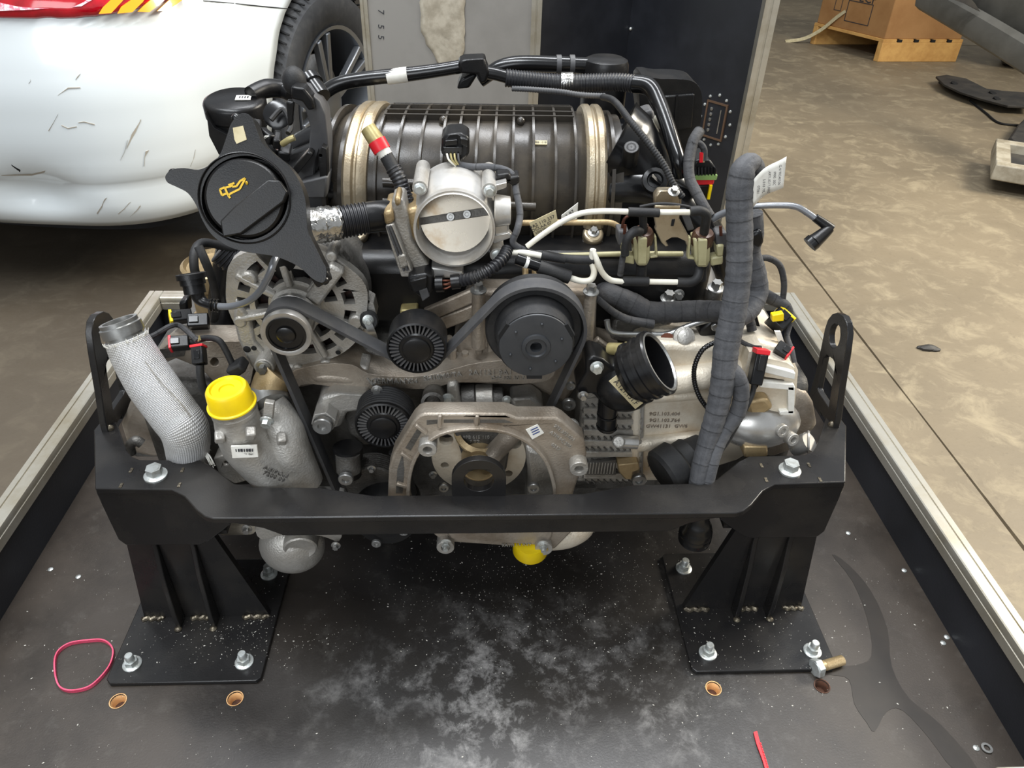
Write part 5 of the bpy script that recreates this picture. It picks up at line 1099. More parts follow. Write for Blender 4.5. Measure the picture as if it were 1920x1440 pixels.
q = MB(); p = PY(563, 1028, YY-.012); q.lathe([(.021, -.016), (.020, .0), (.018, .0015), (.015, .0), (.013, -.001), (0, -.001)], p, (.1, -.95, -.1), 28); q.build('end_dimple', 'cast_alu', hs)
for (x, y, r) in ((560, 980, 10), (463, 991, 10), (630, 1022, 9), (626, 988, 8)): screw(ME_TORX, 'housing_bolt', hs, x, y, YY-.016, r)
q = MB(); q.box(PY(556, 990, YY-.012), (.022, .01, .014)); q.build('cast_pad', 'cast_beige', hs, bevel=.002)
m = MB(); m.pxt(((420, 990, .69), (470, 988, .67)), 14, seg=14); part(m, 'side_strut', 'cast_beige', 'rusty beige strut')
# ---- left bank: sleeve hose, head casting, plugs, filter
P_ = [PY(236, 632, .685), PY(252, 665, .68), PY(285, 720, .672), PY(325, 775, .664), PY(347, 808, .66), PY(352, 850, .668), PY(352, 885, .69)]
m = MB(); m.tube(P_, [.0215, .024, .0262, .0264, .0262, .0235, .021], seg=28, sub=8); slv = part(m, 'sleeved_hose', 'woven_sleeve', 'silver woven heat sleeve over a hose', smooth=70)
ax = (P_[0]-P_[1]).normalized()
m = MB(); m.lathe([(.0195, -.02), (.0195, .004), (.0215, .004), (.0215, .014), (.0195, .015), (.0195, .019), (.016, .019), (.0155, -.01)], P_[0], ax, 32); m.build('hose_clamp', 'steel', slv, 'steel clamp ring on the hose end')
u, v, w = basis(ax)
random.seed(11)
def fray(c, axd, r, n, ln, nm):
    uu, vv, ww = basis(axd); q = MB()
    for i in range(n):
        a = 2*pi*i/n+random.uniform(-.1, .1); d = uu*cos(a)+vv*sin(a); p = c+d*r
        q.tube([p, p+d*random.uniform(.0005, .003)+ww*ln*random.uniform(.4, 1)], [.0009, .0003], seg=4, sub=1)
    q.build(nm, 'paper', slv, 'frayed white threads')
fray(P_[0]-ax*.004, ax, .0212, 60, .006, 'frayed_edge')
fray(PY(352, 846, .667), (0, .2, -1), .0215, 60, .008, 'frayed_edge')
q = MB()
for i in range(8): q.pxt(((375+i, 842, .66), (385+i*1.5+random.uniform(-3, 3), 856, .655), (392+i*1.6, 872+random.uniform(-6, 6), .65)), .0007, seg=4)
q.build('loose_threads', 'paper', slv)
q = MB(); q.tube([PY(272, 678, .658), PY(300, 715, .652), PY(335, 752, .646), PY(358, 782, .642)], .0009, seg=6); q.build('seam', 'cast_alu', slv)
# cylinder head casting left
m = MB(); m.pxp([(290, 665), (320, 640), (460, 640), (480, 670), (470, 720), (440, 740), (400, 715), (375, 690), (330, 672), (290, 690)], .715, .035, [circ(8, 14, 402, 679)]); lh = part(m, 'head_casting', 'cast_brown', 'beige oil stained head casting on the left', bevel=.006, seg=3)
q = MB(); q.pxp([(300, 655), (350, 650), (345, 668), (300, 672)], .7135, .001); q.build('window', 'cast_dark', lh)
m = MB(); m.pxp([(225, 800), (240, 760), (262, 735), (290, 740), (330, 800), (320, 845), (290, 862), (240, 850)], .735, .06); part(m, 'exhaust_cover', 'cast_brown', 'brown cast cover below the sleeve', bevel=.008, seg=3)
m = MB(); m.pxp([(300, 700), (420, 690), (440, 740), (430, 800), (390, 860), (240, 860), (230, 790), (280, 740)], .80, .10); part(m, 'head_lower', 'cast_dark', 'dark grey lower cylinder head', bevel=.01)
m = MB(); m.pxt(((246, 850, .70), (244, 836, .70), (254, 826, .70), (266, 832, .70)), .006, seg=10); part(m, 'hook', 'cast_dark', 'small metal hook')
m = MB(); m.pxp([(400, 860), (425, 850), (450, 862), (470, 900), (440, 908), (410, 890)], .66, .02, [circ(4, 10, 424, 868)]); part(m, 'head_bracket', 'cast_alu', 'thin metal bracket near the outlet pipe', bevel=.002)
c_ = PY(458, 622, .76); m = MB(); m.lathe([(.006, -.02), (.016, -.02), (.016, 0), (.012, .001), (.010, -.004), (.006, -.004), (.006, -.02)], c_, (0, -.3, .95), 24); part(m, 'head_bush', 'cast_alu', 'round bush on the left head')
# canister (tan metal)
m = MB(); c_ = PY(425, 600, .86); m.lathe([(.048, -.004), (.048, .002), (.034, .006), (.032, .058), (.036, .062), (.038, .085), (.034, .088), (.031, .083), (.0, .080)], c_, (0, -.05, 1), 36); part(m, 'tan_canister', 'alu_tan', 'tan metal vacuum canister')
# plugs and cables on the left
def plug(a, b, w, t, mt='black_plastic', name='cable_plug', label=None, up=(0, -.6, .8), acc=None, extra=True):
    a, b = PY(*a), PY(*b); q = MB(); q.bar(a, b, w, t, up=up); o = part(q, name, mt, label, bevel=.0015)
    if extra:
        d = (b-a); U = Vector(up).normalized()
        q = MB(); q.bar(a+d*.15+U*t*.5, a+d*.6+U*t*.5, w*.5, t*.3, up=up); q.build('latch', 'black_gloss', o, bevel=.0006)
        if acc: q = MB(); q.bar(a-d*.02, a+d*.12, w*1.08, t*1.08, up=up); q.build('lock_clip', acc, o, 'coloured lock clip', bevel=.0006)
    return o
plug((318, 596, .74), (360, 592, .75), .014, .012, name='injector_plug', label='black plug with yellow clip', acc='yellow_plastic'); plug((352, 604, .735), (392, 602, .74), .016, .014, label='black ribbed plug near the tan canister')
plug((318, 645, .70), (356, 642, .705), .014, .014, label='black coil plug on the left head', acc='red_plastic'); plug((372, 648, .69), (375, 684, .675), .013, .013, up=(0, -1, .3), label='black vertical plug with red clip', acc='red_plastic')
m = MB(); m.pxt(((265, 638, .70), (290, 628, .71), (318, 612, .72), (335, 610, .73), (352, 622, .71), (371, 640, .69)), 5, seg=8); part(m, 'left_harness', 'tape_dark', 'dark taped cable across the left plugs')
m = MB(); m.pxt(((375, 684, .675), (376, 705, .67), (382, 730, .668), (398, 752, .67)), 7.5, seg=10); part(m, 'plug_cable', 'rubber', 'black cable below the red clip plug')
m = MB(); m.pxt(((356, 642, .705), (385, 634, .70), (410, 638, .695), (425, 660, .69), (438, 688, .685)), 6, seg=10); part(m, 'coil_cable', 'rubber', 'black cable to the outlet sensor')
m = MB(); m.pxp([(420, 698), (448, 684), (462, 698), (440, 712)], .672, .02); part(m, 'sensor_head', 'rubber', 'black sensor head behind the yellow cap', bevel=.003)
for i, (x, y) in enumerate(((372, 640), (376, 638))):
    q = MB(); q.pxt(((x, y, .688), (x+(-3 if i else 2), y-9, .69)), .0009, seg=5); part(q, 'plug_wire', 'gold_fitting')
m = MB(); m.pxp([(334, 568), (350, 562), (352, 592), (338, 592)], .78, .02); part(m, 'cable_clip', 'black_plastic', 'black cable clip', bevel=.003)
m = MB(); m.pxt(((440, 468, .80), (385, 455, .78), (366, 470, .76), (364, 500, .75), (372, 530, .755)), 8.5, seg=12); part(m, 'vacuum_hose', 'rubber', 'black hose loop behind the oil cap')
m = MB(); m.pxt(((372, 462, .74), (385, 490, .735), (400, 530, .74), (406, 570, .75), (402, 600, .77)), 8.5, seg=12, flat=.7); part(m, 'flat_strap', 'rubber', 'black strap hanging over the canister')
m = MB(); m.pxt(((412, 470, .80), (440, 490, .80), (470, 485, .80)), 24, seg=16, pitch=.004, ribs=.05); part(m, 'left_bellows', 'corrugated', 'dark corrugated hose behind the alternator')
# grey vacuum line with quick connector (front left)
m = MB(); m.pxt(((528, 462, .668), (514, 490, .645), (505, 515, .64), (488, 545, .642), (465, 565, .645), (435, 574, .65), (408, 574, .655), (388, 568, .66)), 6.6, seg=14); vl = part(m, 'vacuum_line', 'grey_plastic', 'shiny grey plastic line with quick connector'); vl.data.materials[0] = mat('grey_shiny', (128, 130, 134), .25, .5)
q = MB(); q.pxt(((400, 573, .656), (385, 568, .66), (374, 560, .663), (368, 545, .665)), [8.5, 9, 12, 13], seg=16); q.build('elbow', 'black_plastic', vl)
for i in range(3):
    q = MB(); a = PY(396+i*6, 572+i*.5, .657); q.lathe([(.006, -.001), (.0068, 0), (.006, .001)], a, (1, 0, -.1), 16); q.build('barb', 'black_plastic', vl)
a, b = PY(366, 550, .665), PY(358, 514, .672)
q = MB(); q.tube([a, a.lerp(b, .45), a.lerp(b, .46), a.lerp(b, .75), a.lerp(b, .76), b], [.0105, .0105, .0122, .0122, .0145, .0145], seg=20, sub=2); q.build('quick_connector', 'black_plastic', vl, 'black quick connector')
q = MB(); q.lathe([(.0145, .0), (.0145, .0006), (.011, .0006), (.0105, -.008), (0, -.008)], b, (b-a), 20); q.build('socket', 'gap_black', vl)
# ---- top left: oil separator with lid, black bracket
c_ = PY(441, 196, .90); m = MB(); m.lathe([(.030, -.09), (.030, -.028), (.0335, -.026), (.0335, -.016), (.0355, -.014), (.0355, .0), (.034, .003), (.030, .005), (0, .0055)], c_+Vector((0, 0, .003)), (0, -.12, 1), 48); sep_ = part(m, 'oil_separator', 'black_plastic', 'round black oil separator with a small label')
q = MB(); q.box(c_+Vector((.012, -.004, .009)), (.017, .013, .0008), Euler((-.12+.24, 0, .1))); sl = q.build('label', 'paper', sep_, 'small white label')
for i in range(4):
    q = MB(); q.box(c_+Vector((.008+.003*i, -.004, .0096)), (.0014, .005, .0003), Euler((.12, 0, .1))); q.build('print', 'ink', sl)
q = MB(); q.box(c_+Vector((-.008, .034, .004)), (.012, .008, .007)); q.build('lid_tab', 'black_plastic', sep_, bevel=.001)
q = MB(); q.box(c_+Vector((.022, .028, .006)), (.010, .006, .006)); q.build('lid_clip', 'paper_tan', sep_, bevel=.001)
q = MB(); q.pxp([(383, 212), (388, 222), (392, 255), (410, 290), (430, 300), (440, 260), (402, 240), (392, 225)], .865, .015); q.build('side_bracket', 'black_plastic', sep_, bevel=.003)
q = MB(); q.pxp([(400, 225), (470, 225), (478, 260), (470, 310), (420, 310), (402, 270)], .90, .05); q.build('lower_body', 'black_plastic', sep_, bevel=.008)
m = MB(); m.pxt(((470, 178, .90), (500, 166, .92), (530, 168, .93), (548, 178, .92)), [15, 17, 16, 14], seg=18, sub=6); part(m, 'breather_hose', 'black_plastic', 'curved black breather hose')
# big angular bracket between separator and manifold
m = MB(); m.pxp([(546, 162), (575, 168), (600, 190), (610, 215), (615, 260), (618, 330), (612, 350), (612, 380), (600, 420), (576, 420), (565, 345), (546, 322), (578, 285), (582, 240), (572, 205), (548, 190)], .80, .03, [[(588, 340), (602, 332), (604, 300), (598, 284), (592, 300)]]); lb_ = part(m, 'duct_bracket', 'grey_plastic', 'angular grey black plastic bracket left of the manifold', bevel=.005, seg=3)
q = MB(); q.pxp([(562, 342), (615, 330), (614, 352), (612, 372), (566, 372)], .785, .03); q.build('bracket_block', 'grey_plastic', lb_, bevel=.003)
q = MB(); q.pxp([(545, 320), (578, 283), (588, 290), (556, 330)], .787, .02); q.build('bracket_rib', 'black_plastic', lb_, bevel=.002)
q = MB(); q.pxp([(596, 288), (603, 275), (612, 280), (614, 330), (600, 338)], .788, .015, [circ(3, 10, 601, 292)]); q.build('lug', 'black_plastic', lb_, bevel=.002)
q = MB(); q.pxp([(546, 162), (570, 166), (585, 185), (590, 205), (578, 208), (566, 190), (546, 186)], .79, .02); q.build('clip_head', 'black_plastic', lb_, bevel=.002)
m = MB(); m.sphere(PY(552, 152, .82), .0125, (1, 1, 1.2), 16, 10); part(m, 'rubber_knob', 'rubber', 'grey rubber knob')
a, b = PY(580, 148, .84), PY(604, 182, .82); m = MB(); m.tube([a, a.lerp(b, .3), a.lerp(b, .31), b], [.0115, .0115, .0095, .0095], seg=18, sub=2); part(m, 'purge_valve', 'black_gloss', 'glossy black valve cylinder')
m = MB(); m.lathe([(.016, 0), (.012, .002), (0, .002)], PY(520, 215, .86), (0, -.8, .5), 20); part(m, 'dark_sensor', 'black_gloss', 'glossy dark sensor')
m = MB(); m.pxt(((508, 225, .84), (530, 205, .85), (545, 235, .84), (540, 250, .83)), 5, seg=8); part(m, 'clip_strap', 'rubber', 'black rubber strap')
m = MB(); m.pxp([(536, 190), (552, 190), (548, 235), (540, 238)], .805, .01); part(m, 'hanging_tab', 'black_plastic', 'black hanging tab', bevel=.002)
for (x, y, w) in ((500, 255, 16), (520, 262, 14), (505, 285, 20), (535, 285, 22), (480, 240, 18)):
    q = MB(); q.box(PY(x, y, .845), (w*.0006, .02, .012), Euler((.3, .2, random.random()))); part(q, 'valve_block', 'black_plastic', bevel=.002)
m = MB(); m.pxt(((530, 270, .825), (542, 262, .82), (552, 258, .82)), 6, seg=10); part(m, 'brass_fitting', 'gold_fitting', 'brass fitting behind the bracket')
for i in range(3):
    q = MB(); q.pxt(((492, 266-i*3, .80), (498+i*3, 255, .80)), .0008, seg=5); part(q, 'pigtail_wire', 'paper')
# ---- pipes across the top
m = MB(); m.pxt(((600, 180, .95), (635, 158, .95), (690, 147, .95), (760, 140, .95), (820, 132, .95), (880, 122, .95)), [13, 13, 13, 13, 12, 12], seg=18); tp = part(m, 'coolant_pipe', 'black_gloss', 'long glossy black pipe over the manifold')
q = MB(); q.pxt(((726, 144.5, .95), (764, 139.5, .95)), 13.6, seg=20, sub=2); q.build('label', 'paper', tp, 'white label wrapped around the pipe')
m = MB(); m.pxp([(858, 118), (868, 112), (910, 110), (912, 122), (918, 135), (912, 155), (900, 158), (895, 140), (862, 138)], .935, .03); part(m, 'pipe_holder', 'black_plastic', 'black plastic pipe holder', bevel=.003)
m = MB(); m.pxp([(862, 150), (885, 138), (896, 140), (880, 166), (856, 168)], .94, .03); part(m, 'holder_flap', 'black_plastic', 'black plastic flap', bevel=.003)
m = MB(); m.pxt(((905, 135, .945), (930, 139, .945), (955, 146, .945)), 11.5, seg=16); part(m, 'pipe_section', 'black_gloss', 'short smooth black pipe section')
m = MB(); m.pxt(((948, 146, .945), (985, 150, .945), (1040, 155, .945), (1100, 155, .94), (1160, 154, .93), (1195, 158, .92)), 15.5, seg=20, pitch=.0034, ribs=.045); cp = part(m, 'corrugated_pipe', 'corrugated', 'black corrugated conduit over the manifold')
q = MB(); q.pxt(((1052, 153, .945), (1074, 153, .944)), 16.8, seg=20, sub=2); q.build('foil_band', 'foil', cp, 'silver foil band')
m = MB(); m.pxt(((1190, 157, .92), (1215, 162, .91), (1232, 185, .895), (1248, 225, .87), (1262, 270, .845), (1272, 305, .83), (1274, 330, .83)), [17, 17, 15, 14, 14, 14, 13], seg=20); part(m, 'bent_pipe', 'black_gloss', 'glossy black pipe bending down on the right')
m = MB(); m.pxt(((900, 152, 1.03), (935, 128, 1.03), (975, 120, 1.03), (1040, 121, 1.03), (1110, 124, 1.03)), [12, 14, 15, 15, 15], seg=18); rp = part(m, 'rear_pipe', 'black_gloss', 'black hose behind the conduit')
for x in (1043, 1068):
    q = MB(); q.pxt(((x, 121, 1.03), (x+9, 121, 1.03)), 17, seg=18, sub=1); q.build('hose_ring', 'grey_plastic', rp)
c_ = PY(1137, 112, 1.03); m = MB(); m.lathe([(.030, -.07), (.030, -.006), (.028, .0), (.022, .003), (0, .003)], c_, (0, 0, 1), 36); part(m, 'breather_can', 'black_plastic', 'round black breather can')
m = MB(); m.pxp(sm2([(1200, 152), (1240, 148), (1290, 150), (1310, 162), (1317, 190), (1312, 240), (1300, 280), (1260, 300), (1210, 250)], 4), .98, .05); ab = part(m, 'air_box', 'black_plastic', 'black rounded plastic air box', bevel=.008, seg=3)
q = MB(); q.pxp([(1238, 180), (1303, 176), (1298, 240), (1250, 250)], .976, .006); q.build('box_panel', 'black_plastic', ab, bevel=.002)
q = MB(); q.pxp([(1268, 180), (1272, 178), (1268, 248), (1263, 248)], .973, .005); q.build('box_rib', 'black_plastic', ab)
m = MB(); m.pxp([(1195, 215), (1225, 205), (1240, 260), (1215, 290), (1200, 250)], .93, .03); part(m, 'box_holder', 'grey_plastic', 'dark holder behind the bent pipe', bevel=.004)
q = MB(); q.lathe([(.009, 0), (.009, .012), (0, .012)], PY(1233, 225, .92), (.6, -.8, 0), 16); part(q, 'white_nozzle', 'white_hose', 'white plastic nozzle')
m = MB(); m.pxt(((960, 166, .935), (1000, 168, .93), (1050, 172, .925), (1090, 178, .92), (1135, 180, .91)), 5, seg=10, pitch=.003, ribs=.06); part(m, 'braided_line', 'grey_plastic', 'thin braided line behind the ribs')
m = MB(); m.pxt(((1130, 182, .89), (1152, 190, .85), (1180, 225, .80), (1215, 268, .775), (1245, 310, .76), (1262, 345, .75), (1280, 370, .745)), 6.5, seg=10, pitch=.003, ribs=.07); part(m, 'braided_cable', 'rubber', 'black braided cable running down the funnel')
# ---- right: cables and connector block
m = MB(); m.pxt(((1312, 245, .80), (1300, 265, .79), (1292, 300, .78), (1293, 335, .77), (1305, 360, .76), (1318, 385, .75), (1330, 405, .745)), 10.5, seg=12); part(m, 'side_harness', 'tape_dark', 'taped harness beside the connector block')
m = MB(); m.pxt(((1296, 270, .785), (1310, 268, .79), (1320, 280, .79), (1320, 300, .79)), 6, seg=10); part(m, 'harness_bend', 'tape_dark', 'short bent harness end')
for i, mt in enumerate(('red_plastic', 'red_plastic', 'alu_tan')):
    q = MB(); q.pxt(((1314+i*3, 286, .788), (1313+i*3, 304, .788)), .0013, seg=6); part(q, 'plug_wire', mt)
m = MB(); m.pxp([(1298, 310), (1306, 300), (1332, 300), (1345, 318), (1345, 330), (1300, 332)], .80, .04); ecb = part(m, 'connector_block', 'black_plastic', 'black ribbed connector with green and red bands', bevel=.002)
for i in range(7):
    q = MB(); q.pxp([(1303+i*6, 314), (1305.5+i*6, 314), (1305.5+i*6, 329), (1303+i*6, 329)], .797, .004); q.build('rib', 'black_gloss', ecb)
q = MB(); q.pxp([(1300, 330), (1346, 328), (1344, 338), (1302, 338)], .797, .045); q.build('green_band', 'green_plastic', ecb, 'green band', bevel=.001)
q = MB(); q.pxp([(1302, 338), (1340, 337), (1338, 346), (1300, 347)], .799, .04); q.build('red_band', 'red_plastic', ecb, 'red band', bevel=.001)
q = MB(); q.pxp([(1302, 347), (1334, 346), (1328, 374), (1310, 372)], .80, .035); q.build('socket_body', 'black_plastic', ecb, bevel=.002)
q = MB(); q.bar(PY(1333, 347, .797), PY(1328, 373, .797), .003, .003, up=(0, 1, 0)); q.build('yellow_strip', 'yellow_plastic', ecb)
# bracket with hook
m = MB(); m.pxp([(1228, 368), (1235, 358), (1272, 358), (1278, 366), (1278, 388), (1228, 388)], .745, .012); hb = part(m, 'hook_bracket', 'strap_metal', 'tan metal bracket with a hooked end', bevel=.002)
q = MB(); q.pxp([(1226, 405), (1228, 386), (1276, 386), (1274, 410), (1290, 440), (1297, 455), (1294, 463), (1288, 461), (1285, 452), (1272, 446), (1258, 446), (1248, 452), (1254, 462), (1248, 463), (1240, 455), (1228, 430), (1230, 425)], .722, .006); q.build('hook_plate', 'strap_metal', hb, bevel=.002)
q = MB(); q.pxp([(1260, 412), (1266, 411), (1263, 424), (1258, 424)], .7212, .002); q.build('slot', 'gap_black', hb)
screw(ME_TORX, 'bracket_bolt', hb, 1263, 360, .738, 11, axis=(0, -.5, .85))
m = MB(); m.pxp([(1275, 396), (1290, 396), (1302, 430), (1290, 434)], .742, .01); part(m, 'grey_flap', 'grey_plastic', 'grey plastic flap', bevel=.001)
# solenoid valves
def solenoid(x, y, sgnx, label):
    Y = .715; q = MB(); q.pxp([(x-17, y+8), (x+15, y+8), (x+14, y+50), (x+9, y+62), (x-10, y+62), (x-15, y+50)], Y, .02); o = part(q, 'solenoid_valve', 'cream_plastic', label, bevel=.0025)
    q = MB(); q.pxp([(x-8, y+9), (x+9, y+9), (x+7, y+60), (x-9, y+60)], Y-.004, .006); q.build('valve_face', 'cream_plastic', o, bevel=.0015)
    q = MB(); p = PY(x, y+5, Y+.009); q.lathe([(.0120, -.007), (.0120, .003), (.0095, .007), (.004, .008), (.004, .014), (0, .014)], p, (0, -.25, 1), 24); q.build('valve_cap', 'brown_cap', o, 'brown translucent cap')
    q = MB(); q.pxp([(x+sgnx*15, y+44), (x+sgnx*38, y+40), (x+sgnx*38, y+56), (x+sgnx*15, y+60)], Y+.004, .014); q.build('side_foot', 'cream_plastic', o, bevel=.002)
    q = MB(); q.pxp([(x+sgnx*26, y+20), (x+sgnx*40, y+18), (x+sgnx*38, y+42), (x+sgnx*27, y+42)], Y+.004, .016); q.build('socket', 'cream_plastic', o, bevel=.002)
    q = MB(); q.pxp([(x+sgnx*24, y-2), (x+sgnx*46, y-4), (x+sgnx*46, y+24), (x+sgnx*26, y+26)], Y+.006, .02); q.build('plug', 'grey_plastic', o, 'grey electric plug', bevel=.002)
    q = MB(); q.pxt(((x+sgnx*34, y+2, Y+.004), (x+sgnx*33, y-16, Y+.006)), .0017, seg=6, sub=2); q.build('wire', 'copper', o)
    q = MB(); q.pxp([(x-sgnx*22, y+6), (x-sgnx*26, y+6), (x-sgnx*29, y+46), (x-sgnx*14, y+48), (x-sgnx*14, y+44), (x-sgnx*25, y+42)], Y+.004, .008); q.build('side_frame', 'cream_plastic', o, bevel=.001)
    q = MB(); q.tube([PY(x-2, y+60, Y+.008), PY(x-3, y+84, Y+.008)], .0058, seg=14, sub=2); q.build('hose_stub', 'rubber', o)
solenoid(1205, 437, -1, 'cream solenoid valve with brown cap, nearer the throttle'); solenoid(1318, 440, 1, 'cream solenoid valve with brown cap, nearer the thick harness')
VY = .712
def hose(pts, r=5.2, mt='white_hose', nm='vacuum_tube', lb='white plastic vacuum tube', seg=12): q = MB(); q.pxt(pts, r, seg=seg); return part(q, nm, mt, lb)
hose(((988, 462, .72), (1020, 438, .72), (1055, 415, .718), (1090, 400, .715), (1130, 396, VY), (1178, 397, VY)), 5.4, lb='long white vacuum tube above the valves')
hose(((1178, 397, VY-.002), (1205, 398, VY-.002), (1236, 399, VY-.002)), 8.5, 'rubber', 'tube_joint', 'black rubber tee joint')
hose(((1205, 400, VY), (1206, 420, VY+.004), (1206, 436, VY+.008)), 7.5, 'rubber', 'tube_joint', 'black rubber tee leg')
hose(((1236, 398, VY), (1296, 398, VY)), 5.4, lb='short white tube above the hook bracket')
hose(((1294, 396, VY-.002), (1312, 395, VY-.002), (1324, 402, VY), (1323, 418, VY+.003), (1320, 436, VY+.008)), 9, 'rubber', 'tube_elbow', 'black rubber elbow to the right valve')
hose(((1200, 434, VY+.002), (1190, 434, VY-.004), (1178, 445, VY-.008), (1173, 460, VY-.008), (1172, 478, VY-.008)), [9.5, 9.5, 8.5, 8, 8], 'rubber', 'tube_elbow', 'black rubber elbow at the left valve')
hose(((1168, 480, VY-.006), (1165, 500, VY-.006), (1163, 515, VY-.004)), 6, 'tape_dark', 'braided_tail', 'small braided cable tail')
hose(((960, 473, .715), (985, 474, .712), (1018, 480, .71)), 5.5, lb='white tube leaving the throttle')
hose(((1015, 478, .71), (1060, 486, .708)), 9, 'rubber', 'tube_joint', 'thick black tube sleeve right of the throttle'); hose(((1058, 484, .708), (1080, 487, .707), (1114, 488, .706)), [7.5, 9, 9], 'rubber', 'tube_joint', 'black tee sleeve')
hose(((1112, 468, .705), (1110, 490, .705), (1114, 510, .702), (1108, 524, .70), (1090, 527, .70), (1066, 520, .70)), 6, lb='white hooked vacuum tube')
hose(((1112, 468, .704), (1120, 490, .70), (1130, 512, .70), (1145, 525, .702), (1168, 528, .706)), [4, 5.5, 5.5, 5.5, 5.5], lb='white tube falling to the lower tee')
hose(((1068, 520, .70), (1010, 500, .702)), 13, 'rubber', 'tube_joint', 'thick black sleeve with white tube'); vv = hose(((1012, 500, .702), (968, 485, .704)), 11, 'black_gloss', 'check_valve', 'black check valve with white mark')
q = MB(); q.pxt(((990, 493, .703), (984, 491, .703)), 11.4, seg=14, sub=1); q.build('white_mark', 'paper', vv)
hose(((1166, 527, .708), (1216, 528, .708)), 9, 'rubber', 'tube_joint', 'black lower tee joint'); hose(((1216, 528, .708), (1272, 529, .708)), 5.4, lb='white tube between the lower joints')
hose(((1270, 529, .708), (1295, 529, .708), (1308, 520, .712), (1312, 500, .72)), 9, 'rubber', 'tube_elbow', 'black lower elbow')
hose(((975, 418, .745), (1040, 417, .745), (1100, 417, .745), (1140, 417, .745), (1158, 424, .745), (1172, 440, .745)), 5.5, 'alu_tan', 'metal_line', 'thin brass coloured metal line')
hose(((1020, 480, .76), (1100, 478, .76), (1170, 476, .76), (1280, 476, .76)), 5, 'cream_plastic', 'metal_line', 'cream line behind the valves')
hose(((1178, 405, .73), (1170, 412, .73), (1166, 430, .73)), .0016, 'copper', 'red_wire', 'thin red wire'); hose(((1200, 388, .73), (1240, 382, .725), (1290, 388, .725), (1325, 405, .73), (1340, 430, .74)), 3.2, 'rubber', 'thin_cable', 'thin black cable over the bracket')
# paper tags by the throttle
def tagp(px, Y, nm, mt, label, lines=()):
    A_ = PY(*px[0], Y); B_ = PY(*px[1], Y+.002); C_ = PY(*px[2], Y+.004); D_ = PY(*px[3], Y+.002)
    nn = (B_-A_).cross(D_-A_).normalized(); q = MB(); q.add([A_, B_, C_, D_, A_+nn*.0006, B_+nn*.0006, C_+nn*.0006, D_+nn*.0006], [(0, 1, 2, 3), (7, 6, 5, 4), (0, 4, 5, 1), (1, 5, 6, 2), (2, 6, 7, 3), (3, 7, 4, 0)])
    o = part(q, nm, mt, label); N_ = nn if nn.dot(CAM-A_) > 0 else -nn
    for (t, u0, v0, sz) in lines:
        p = A_+(B_-A_)*u0+(D_-A_)*v0+N_*.0009; U = (B_-A_); text(t, 'print', 'ink', o, p, U, U.cross(N_)*-1 if U.cross(N_).dot(D_-A_) > 0 else U.cross(N_), sz, .0001)
    return o
tagp([(992, 418), (1042, 394), (1046, 416), (1004, 446)], .738, 'paper_tag', 'paper_tan', 'printed cream paper tag on the metal line', (('9A2 110 337', .42, .28, .0055), ('DCLAA 07', .35, .52, .005), ('V03791', .3, .75, .005)))
tagp([(1053, 404), (1084, 380), (1082, 410), (1052, 424)], .742, 'paper_tag', 'paper', 'small white folded paper tag beside the cream tag', (('3 87', .5, .4, .006),))
# ---- taped main harness
m = MB(); m.pxt(((1421, 342, .705), (1420, 318, .705), (1408, 306, .702), (1394, 318, .698), (1387, 350, .695), (1386, 400, .69), (1387, 450, .685), (1384, 520, .675), (1374, 590, .665), (1362, 650, .655), (1356, 710, .645), (1344, 770, .635), (1326, 830, .625), (1312, 880, .612), (1304, 930, .604)), [10, 14, 18, 22, 24, 24, 24, 24, 25, 25, 24, 22, 20, 18, 17], seg=22, sub=8, pitch=.011, ribs=.022, jit=True); part(m, 'main_harness', 'tape', 'thick grey cloth taped wiring harness hanging over the right side')
m = MB(); m.pxt(((1366, 690, .648), (1382, 705, .645), (1390, 735, .643), (1382, 775, .64), (1360, 805, .632), (1342, 840, .622), (1330, 880, .612), (1318, 930, .604)), 15, seg=18, sub=8, pitch=.011, ribs=.02, jit=True); part(m, 'harness_branch', 'tape', 'second taped harness branch looping beside the main one')
m = MB(); m.pxt(((1412, 400, .72), (1414, 440, .72), (1408, 470, .722), (1416, 510, .72), (1420, 550, .715), (1402, 585, .70), (1375, 600, .69)), [17, 17, 17, 20, 20, 19, 18], seg=18, sub=8, pitch=.01, ribs=.02, jit=True); part(m, 'harness_loop', 'tape', 'taped harness loop behind the main harness')
m = MB(); m.pxp([(1408, 440), (1428, 430), (1434, 455), (1425, 466), (1408, 458)], .705, .02); part(m, 'harness_clip', 'black_plastic', 'black clip on the harness', bevel=.003)
m = MB(); m.pxt(((1120, 560, .70), (1150, 585, .71), (1180, 600, .712), (1225, 608, .712)), [6, 7, 8, 9], seg=14); 
part(m, 'cross_cable', 'tape_dark', 'taped cable beside the bolt pillar')
m = MB(); m.pxt(((1090, 520, .80), (1140, 550, .745), (1185, 570, .735), (1215, 585, .728), (1260, 585, .725), (1310, 583, .72), (1360, 585, .70)), [20, 20, 22, 21, 20, 20, 20], seg=20, sub=8, pitch=.012, ribs=.018, jit=True); part(m, 'cross_harness', 'tape_dark', 'thick dark taped harness across the right bank')
m = MB(); m.pxt(((1420, 486, .73), (1440, 484, .735), (1462, 498, .74), (1470, 530, .74), (1468, 560, .74)), 6, seg=10); part(m, 'loop_cable', 'tape_dark', 'thin cable loop at the right edge')
m = MB(); m.pxt(((1330, 415, .745), (1352, 402, .742), (1380, 392, .735)), 7, seg=12); part(m, 'fuel_line', 'grey_shiny', 'grey line leaving behind the harness')
m = MB(); m.pxt(((1400, 388, .735), (1450, 385, .73), (1490, 387, .725), (1515, 400, .72), (1535, 415, .715)), 6, seg=14); fq = part(m, 'fuel_pipe', 'grey_shiny', 'grey fuel pipe sticking out to the right with quick connector')
